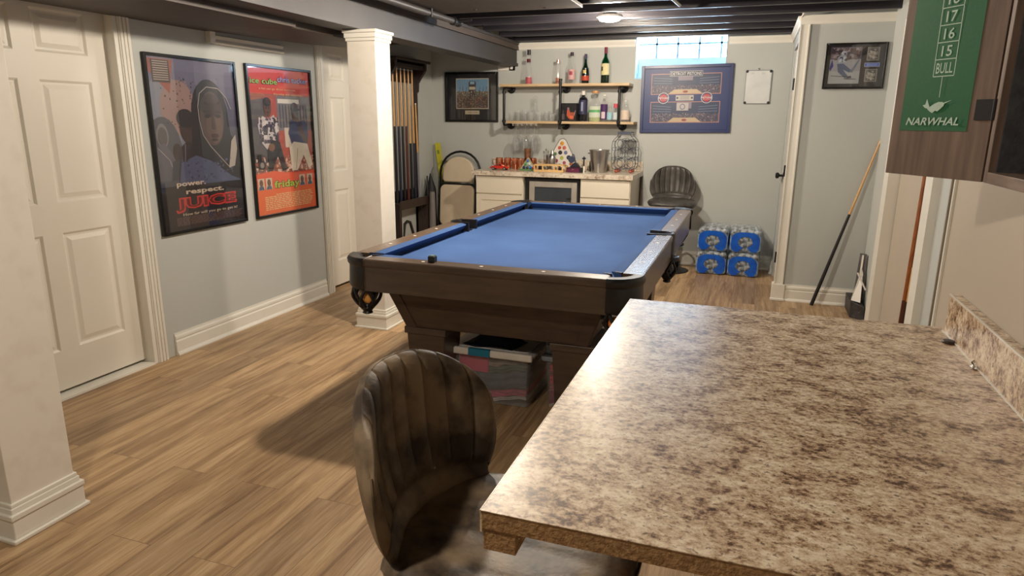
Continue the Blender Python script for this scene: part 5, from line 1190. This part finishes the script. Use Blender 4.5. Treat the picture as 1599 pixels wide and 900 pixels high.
# bottle cap board
cb_ = thing('bottle_cap_board', 'white rounded-triangle board covered in coloured magnets against the wall', 'board', (-1.90, 7.0, Z0))
apex = (-.005, .285); tri = []
def rtri(P3_, r):
    out = []
    for i in range(3):
        A, B, C_ = Vector(P3_[i - 1]), Vector(P3_[i]), Vector(P3_[(i + 1) % 3]); u1 = (A - B).normalized(); u2 = (C_ - B).normalized(); h = u1.angle(u2) / 2
        c = B + (u1 + u2).normalized() * r / math.sin(h); s = B + u1 * r / math.tan(h) - c; e_ = B + u2 * r / math.tan(h) - c
        a0 = math.atan2(s.y, s.x); a1 = math.atan2(e_.y, e_.x)
        while a1 < a0: a1 += 2 * PI
        if a1 - a0 > PI: a1 -= 2 * PI
        for k in range(7): a = a0 + (a1 - a0) * k / 6; out.append((c.x + r * math.cos(a), c.y + r * math.sin(a)))
    return out
tr_o = rtri([(-.20, 0), (.20, 0), (-.0, .37)], .045)
lean = rot('X', math.radians(-7))
m = MB(); m.prism(tr_o, 0, .010, 'y', lean); obj('board', m, white_pl, cb_, bevel=.001)
m = MB(); m.tube([lean @ Vector((a, -.001, b)) for a, b in tr_o], .0045, 6, closed=True); obj('rim', m, mat('grey rim', S(140, 140, 140), .4), cb_, smooth=True)
mags = [(-.005, .27, .022, S(236, 170, 60)), (-.03, .225, .018, S(214, 90, 50)), (.022, .225, .020, S(226, 120, 96)), (-.02, .175, .022, S(40, 40, 46)), (.04, .175, .02, S(120, 130, 170)), (-.075, .16, .018, S(90, 140, 90)), (.0, .12, .02, S(200, 210, 90)), (.075, .125, .024, S(60, 70, 90)), (-.06, .09, .02, S(150, 60, 80)), (.03, .07, .018, S(190, 90, 120)), (.105, .06, .02, S(190, 110, 60)), (-.1, .04, .02, S(60, 90, 150)), (-.02, .04, .018, S(40, 40, 46)), (.06, .03, .016, S(210, 180, 70))]
for k, (x, z, r, c) in enumerate(mags):
    obj('magnet', MB().lathe([(.001, .004), (r * .5, .004), (r, .003), (r, 0)], 16, lean @ T(x, -.0005, z) @ rot('X', PI / 2)), mat('magnet %d' % k, c, .4, nscale=80, col2=tuple(v * .5 for v in c)), cb_, smooth=True)
# purple box and what stands on it
pb_ = thing('purple_box', 'small purple lidded box with a clasp on the drinks worktop', 'box', (-1.665, 6.66, Z0))
obj('body', MB().box(-.08, .055, -.045, .045, 0, .034), mat('purple lacquer', S(96, 30, 66), .35), pb_, bevel=.003)
obj('lid', MB().box(-.08, .055, -.045, .045, .0345, .048), mat('purple lacquer dark', S(80, 24, 56), .35), pb_, bevel=.003)
obj('side_block', MB().box(.056, .085, -.04, .045, 0, .046), black_pl, pb_, bevel=.002)
obj('clasp', MB().tube([(-.02, -.047, .026), (-.012, -.049, .034), (-.004, -.047, .026)], .002, 6), M['bamboo'], pb_)
dk_ = thing('desk_clock', 'black-framed disc on a small sloping stand on top of the purple box', 'clock', (-1.675, 6.68, Z0 + .0485))
m = MB(); m.prism([(-.05, 0), (.055, 0), (.045, .02), (.02, .045), (-.005, .045), (-.03, .02)], -.02, .02, 'y'); obj('stand', m, mat('navy black stand', S(26, 28, 44), .5), dk_, bevel=.003)
obj('disc', MB().lathe([(.001, -.005), (.032, -.005), (.034, 0), (.032, .005), (.001, .005)], 24, T(-.028, -.022, .075) @ rot('X', PI / 2)), mat('blue grey disc', S(70, 78, 104), .3, metal=.3), dk_, smooth=True)
obj('arm', MB().tube([(-.028, 0, .105), (-.026, 0, .128), (-.012, 0, .124), (0, 0, .09), (.004, 0, .04)], .005, 8), M['blue grey disc'], dk_, smooth=True)
cs_ = thing('corkscrew', 'dark upright corkscrew with a crossbar beside the purple box', 'corkscrew', (-1.60, 6.76, Z0))
obj('handle', MB().box(-.018, .018, -.006, .006, .125, .14).lathe([(.001, .14), (.007, .14), (.006, .152), (.001, .152)], 10), black_metal, cs_, bevel=.002)
obj('stem', MB().lathe([(.001, 0), (.02, 0), (.02, .006), (.007, .01), (.007, .125), (.001, .125)], 12), black_metal, cs_, smooth=True)
small('black_canister', MB().lathe([(.001, 0), (.036, 0), (.038, .01), (.036, .09), (.022, .12), (.001, .125)], 20), black_pl, (-1.545, 6.93, Z0), 'dark rounded canister half hidden behind the ice bucket', 'canister')
small('white_tube', MB().lathe([(.001, 0), (.0085, 0), (.0085, .05), (.005, .056), (.005, .066), (.001, .066)], 12), white_pl, (-1.565, 6.62, Z0), 'little white tube standing between the purple box and the ice bucket', 'tube')
# ice bucket
ib = thing('ice_bucket', 'brushed steel ice bucket between the purple box and the wire bottle rack', 'ice bucket', (-1.445, 6.76, Z0))
obj('bucket', MB().lathe([(.001, .002), (.07, .002), (.074, 0), (.098, .212), (.1015, .214), (.1015, .222), (.095, .222), (.070, .008), (.001, .008)], 32), steel, ib, smooth=True)
for s in (-1, 1): obj('handle', MB().tube([(s * .094, -.012, .185), (s * .112, -.012, .185), (s * .112, .012, .185), (s * .094, .012, .185)], .004, 8).lathe([(.001, 0), (.012, 0), (.012, .004), (.001, .004)], 12, T(s * .095, 0, .185) @ rot('Y', s * PI / 2)), chrome, ib, smooth=True)
# wire cork jar on cork balls
wj_ = thing('wire_bottle_rack', 'grey wire rack shaped like a jar with rings, standing on reddish balls', 'wire rack', (-1.20, 6.83, Z0))
wm_ = mat('grey blue wire', S(78, 84, 100), .35, metal=.5)
out_ = []
prof = [(.09, .034), (.112, .055), (.118, .09), (.118, .27), (.112, .305), (.09, .335), (.068, .355), (.062, .375), (.062, .392)]
for yy in (-.085, .085):
    L_ = [(-a, yy, b) for a, b in prof]; R_ = [(a, yy, b) for a, b in reversed(prof)]
    obj('frame_wire', MB().tube(L_ + R_, .0028, 6, closed=True), wm_, wj_, smooth=True)
    for i, z in enumerate((.09, .185, .28)):
        for x in (-.052, .052):
            obj('ring', MB().tube([(x + .044 * math.cos(a * PI / 10), yy, z + .044 * math.sin(a * PI / 10)) for a in range(20)], .0026, 6, closed=True), wm_, wj_, smooth=True)
    m = MB()
    for i, (x, z) in enumerate(((0, .138), (0, .232), (-.098, .138), (.098, .138), (-.098, .232), (.098, .232), (0, .32), (0, .055))):
        m.tube([(x + .017 * math.cos(a * PI / 6), yy, z + .017 * math.sin(a * PI / 6)) for a in range(12)], .002, 5, closed=True)
    each('scroll', m, wm_, wj_, smooth=True)
m = MB()
for a, b in prof[::2]:
    for s in (-1, 1): m.tube([(s * a, -.085, b), (s * a, .085, b)], .0024, 6)
for z in (.09, .185, .28):
    for x in (-.052, .052): m.tube([(x, -.085, z - .044), (x, .085, z - .044)], .002, 5)
obj('cross_wire', m, wm_, wj_, smooth=True)
obj('collar', MB().box(-.066, .066, -.087, .087, .388, .398).box(-.066, .066, -.088, -.084, .375, .392), wm_, wj_, bevel=.003)
for x in (-.07, .07):
    for yy in (-.07, .07): obj('foot', MB().sphere((x, yy, .0185), .018, seg=14, rings=10), mat('terracotta ball', S(176, 88, 66), .45), wj_, smooth=True)
# ================================================================== FOLDING CHAIR
fcn = thing('folding_chair', 'folded black metal chair with cream pads leaning beside the drinks cabinet', 'folding chair', (-3.01, 6.80, 0))
cream = mat('cream vinyl pad', S(214, 200, 176), .5, col2=S(206, 190, 166), nscale=6)
tl = rot('X', math.radians(-5))
def FC(x, z, y=0): return tl @ Vector((x, y, z))
arch = [(-.235, 0), (-.235, .80)] + [(-.235 * math.cos(a * PI / 12), .88 + .225 * math.sin(a * PI / 12)) for a in range(0, 13)] + [(.235, .80), (.235, 0)]
obj('frame', MB().tube([FC(x, z) for x, z in arch], .0125, 10), black_metal, fcn, smooth=True)
inner = [(-.205, .02), (-.21, .60), (-.19, .80)] + [(-.19 * math.cos(a * PI / 10), .83 + .20 * math.sin(a * PI / 10)) for a in range(1, 10)] + [(.19, .80), (.21, .60), (.205, .02)]
obj('leg', MB().tube([FC(x, z, -.03) for x, z in inner], .0105, 10), black_metal, fcn, smooth=True)
bp = [(-.165, .775), (.165, .775), (.185, .80), (.185, .88)] + [(.185 * math.cos(a * PI / 10), .88 + .17 * math.sin(a * PI / 10)) for a in range(1, 10)] + [(-.185, .88), (-.185, .80)]
m = MB(); m.prism(bp, -.055, -.015, 'y', tl); obj('back_pad', m, cream, fcn, bevel=.012)
sp = rbox(-.20, .20, .30, .745, .06, 6); m = MB(); m.prism(sp, -.085, -.045, 'y', tl); obj('seat_pad', m, cream, fcn, bevel=.012)
m = MB(); m.prism(rbox(-.222, .222, .285, .762, .07, 6), -.045, -.040, 'y', tl); obj('seat_pan', m, black_metal, fcn)
obj('stretcher', MB().tube([FC(-.205, .12, -.03), FC(.205, .12, -.03)], .009, 8), black_metal, fcn, smooth=True)
# ================================================================== CUE RACK
ck_ = thing('cue_rack', 'dark walnut standing cue rack holding pool cues by the far left wall', 'cue rack', (-3.34, 6.3, 0))
RY0, RY1, RX0, RX1 = 5.98, 6.66, -3.425, -3.28
for yy, s in ((RY0, 1), (RY1 - .05, -1)):
    m = MB(); m.box(RX0, RX0 + .03, yy, yy + .05, .02, 2.0)
    obj('post', m, rack_m, ck_, world=True, bevel=.004)
    m = MB(); m.prism([(RX0, 0.0), (RX1 - .02, 0), (RX1, .02), (RX1, .60), (RX1 - .03, .62), (RX0 + .03, .62), (RX0 + .03, .68), (RX0, .68)], yy, yy + .045, 'y'); obj('side_panel', m, rack_m, ck_, world=True, bevel=.003)
    m = MB(); m.prism([(RX0 + .03, 1.70), (RX0 + .05, 1.72), (RX0 + .055, 1.80), (RX0 + .08, 1.84), (RX1 - .02, 1.90), (RX1, 1.93), (RX1, 1.99), (RX0 + .03, 1.99)], yy, yy + .045, 'y'); obj('bracket', m, rack_m, ck_, world=True, bevel=.003)
obj('base_shelf', MB().box(RX0, RX1, RY0 + .046, RY1 - .051, .555, .60).box(RX1, RX1 + .012, RY0, RY1, .55, .64), rack_m, ck_, world=True, bevel=.004)
obj('top_rail', MB().box(RX0 + .01, RX1 - .01, RY0 + .046, RY1 - .051, 1.93, 1.97).box(RX0, RX1 + .03, RY0 - .03, RY1 + .03, 1.992, 2.02), rack_m, ck_, world=True, bevel=.004)
obj('back_board', MB().box(RX0, RX0 + .012, RY0 + .05, RY1 - .05, .60, .72).box(RX0, RX0 + .012, RY0 + .05, RY1 - .05, 1.80, 1.92), rack_m, ck_, world=True)
blk_butt = mat('black cue butt', S(26, 24, 30), .3); nav_butt = mat('navy cue butt', S(34, 40, 62), .3)
tips = [(6.04, blk_butt), (6.12, nav_butt), (6.20, blk_butt), (6.28, mat('maroon cue butt', S(86, 40, 34), .3)), (6.36, blk_butt), (6.44, nav_butt)]
nmz = ['leftmost', 'second from the left', 'third from the left', 'third from the right', 'second from the right', 'rightmost of the full-height cues']
for i, (yy, bm2) in enumerate(tips):
    c_ = cue('pool_cue', (-3.335, yy, .602), (-3.345, yy, 1.925), 'pool cue in the walnut rack, ' + nmz[i], bm2, cue_wood, .58 if i < 4 else .45, group='pool cues in the rack', rb=.0155, rt=.008)
cue('pool_cue', (-3.33, 6.52, .602), (-3.36, 6.535, 1.60), 'short pool cue at the right end of the walnut rack', mat('grey cue butt', S(130, 130, 140), .3), cue_wood, .5, group='pool cues in the rack', rb=.0145, rt=.008)
# hanging net cords under the rack shelf
# ================================================================== CORNER ITEMS
lv = thing('spirit_level', 'yellow spirit level leaning upright in the far left corner', 'spirit level', (-3.17, 6.96, 0))
lx = rot('Y', math.radians(-9)) @ rot('X', math.radians(-4))
m = MB(); m.prism(rbox(-.03, .03, 0, 1.20, .004, 2), -.012, .012, 'y', lx); obj('body', m, mat('yellow level body', S(206, 200, 60), .4), lv, bevel=.002)
obj('vial', MB().box(-.012, .012, -.0135, .0135, .58, .64, lx).box(-.012, .012, -.0135, .0135, 1.08, 1.12, lx), mat('vial green', S(120, 150, 60), .2), lv)
bgk = thing('black_bag', 'tall black padded bag slumped in the far left corner beside the cue rack', 'bag', (-3.34, 6.80, 0))
def bagf(a, b):
    t = 2 * PI * a; r = .052 + .035 * math.sin(PI * min(1, b * 1.1)) - .05 * max(0, b - .8) / .2 * .9
    return (.9 * r * math.cos(t) + .01 * math.sin(9 * b), .8 * r * math.sin(t), .002 + .86 * b)
m = MB(); m.grid(lambda a, b: bagf(a, b), 24, 20); m.add([bagf(i / 24, 1) for i in range(24)], [tuple(range(24))]).add([bagf(i / 24, 0) for i in range(24)], [tuple(reversed(range(24)))]); obj('body', m, mat('black nylon', S(30, 30, 38), .6, bump=.3, bscale=30), bgk, smooth=True, auto=60)
obj('strap', MB().tube([(.0, -.07, .84), (.02, -.10, .6), (.03, -.11, .3), (.03, -.09, .1)], .010, 8), black_pl, bgk, smooth=True)
gt = obj('grey_tube', MB().lathe([(.001, 0), (.036, 0), (.034, .45), (.03, .66), (.026, .68), (.001, .68)], 20), mat('grey cardboard tube', S(126, 120, 118), .6), smooth=True, loc=(0, 0, 0)); gt.location = (-3.235, 6.63, 0); tag(gt, 'grey tapered tube standing in front of the black bag', 'tube')
ht = thing('hand_truck_handle', 'black loop handle of a folded tool standing between the column and the cue rack', 'tool', (-3.12, 5.86, 0))
obj('loop', MB().tube([(0, -.09, 0), (0, -.10, .34), (0, -.08, .45), (0, -.03, .47), (0, .03, .455), (0, .14, .24), (0, .12, 0)], [.006, .010, .014, .015, .015, .014, .012], 10), black_pl, ht, smooth=True)
obj('foot', MB().box(-.05, .05, -.11, .14, 0, .012), black_pl, ht, bevel=.003)
# ================================================================== CEILING SERVICES
pp = thing('ceiling_pipe', 'painted pipe with a valve running along the beam under the ceiling', 'pipe', (-2.25, 4.0, 2.2))
obj('pipe', MB().tube([(-2.28, 1.2, 2.165), (-2.24, 5.0, 2.165)], .022, 14), beam_m, pp, world=True, smooth=True)
obj('valve', MB().lathe([(.001, 0), (.032, 0), (.032, .03), (.026, .035), (.026, .09), (.032, .095), (.032, .12), (.001, .12)], 16, T(-2.24, 5.0, 2.165) @ rot('X', -PI / 2)).tube([(-2.24, 5.06, 2.165), (-2.17, 5.08, 2.17), (-2.12, 5.09, 2.18)], .012, 10), black_metal, pp, world=True, smooth=True)
obj('strap', MB().box(-2.285, -2.235, 3.0, 3.02, 2.14, 2.22).box(-2.27, -2.22, 4.6, 4.62, 2.14, 2.22), black_metal, pp, world=True)
for nm_, p, q, lb in (('conduit', (-.62, 4.72, 2.24), (-.56, 5.05, 2.21), 'short pale conduit stub under the joists right of the glowing lamp'), ('conduit', (-.20, 4.5, 2.24), (-.19, 4.72, 2.21), 'short pale conduit stub under the joists nearer the closet')):
    o = thing(nm_, lb, 'conduit', p); obj('tube', MB().tube([(0, 0, 0), tuple(Vector(q) - Vector(p))], .012, 10), steel, o, smooth=True); obj('bracket', MB().box(-.03, .03, -.02, .02, -.018, -.012), black_metal, o)
cb3 = obj('cable', MB().tube([(.31, 5.60, 2.42), (.315, 5.62, 2.34), (.30, 5.68, 2.28), (.275, 5.75, 2.235), (.262, 5.82, 2.215), (.255, 5.835, 2.20)], .0045, 8), white_pl, smooth=True, loc=(.28, 5.7, 2.2)); tag(cb3, 'thin white cable dropping from the joists to the closet corner', 'cable')
# ================================================================== CEILING LAMPS
def lamp(loc, e, label, kind):
    o = thing('ceiling_lamp', label, 'ceiling lamp', loc, 0, 'flush ceiling lamps')
    obj('mounting_box', MB().lathe([(.001, .001), (.055, .001), (.055, .05), (.001, .05)], 8), black_metal, o)
    obj('housing', MB().lathe([(.001, .0), (.092, .0), (.098, -.006), (.098, -.018), (.084, -.02), (.001, -.02)], 36), white_pl, o, smooth=True)
    dm_ = bpy.data.materials.get('lit lamp diffuser')
    if not dm_:
        dm_, N, L, P = nm('lit lamp diffuser'); P.inputs['Emission Color'].default_value = (1, .86, .66, 1); P.inputs['Emission Strength'].default_value = 14
        P.inputs['Base Color'].default_value = (.9, .9, .85, 1)
    obj('diffuser', MB().lathe([(.084, -.0205), (.083, -.030), (.070, -.040), (.04, -.046), (.001, -.048)], 36), dm_, o, smooth=True)
    d = bpy.data.lights.new('lamp_light', 'POINT'); d.energy = e; d.color = WARM; d.shadow_soft_size = .055
    l = bpy.data.objects.new('lamp_light', d); COL.objects.link(l); l.location = (0, 0, -.064); l.parent = o
    return o
lamp(LAMPS[0], LAMP_P[0], 'glowing round ceiling lamp above the drinks cabinets, under the joists', 0)
lamp(LAMPS[1], LAMP_P[1], 'round ceiling lamp above the middle of the pool table', 1)
lamp(LAMPS[2], LAMP_P[2], 'round ceiling lamp above the near end of the room', 2)
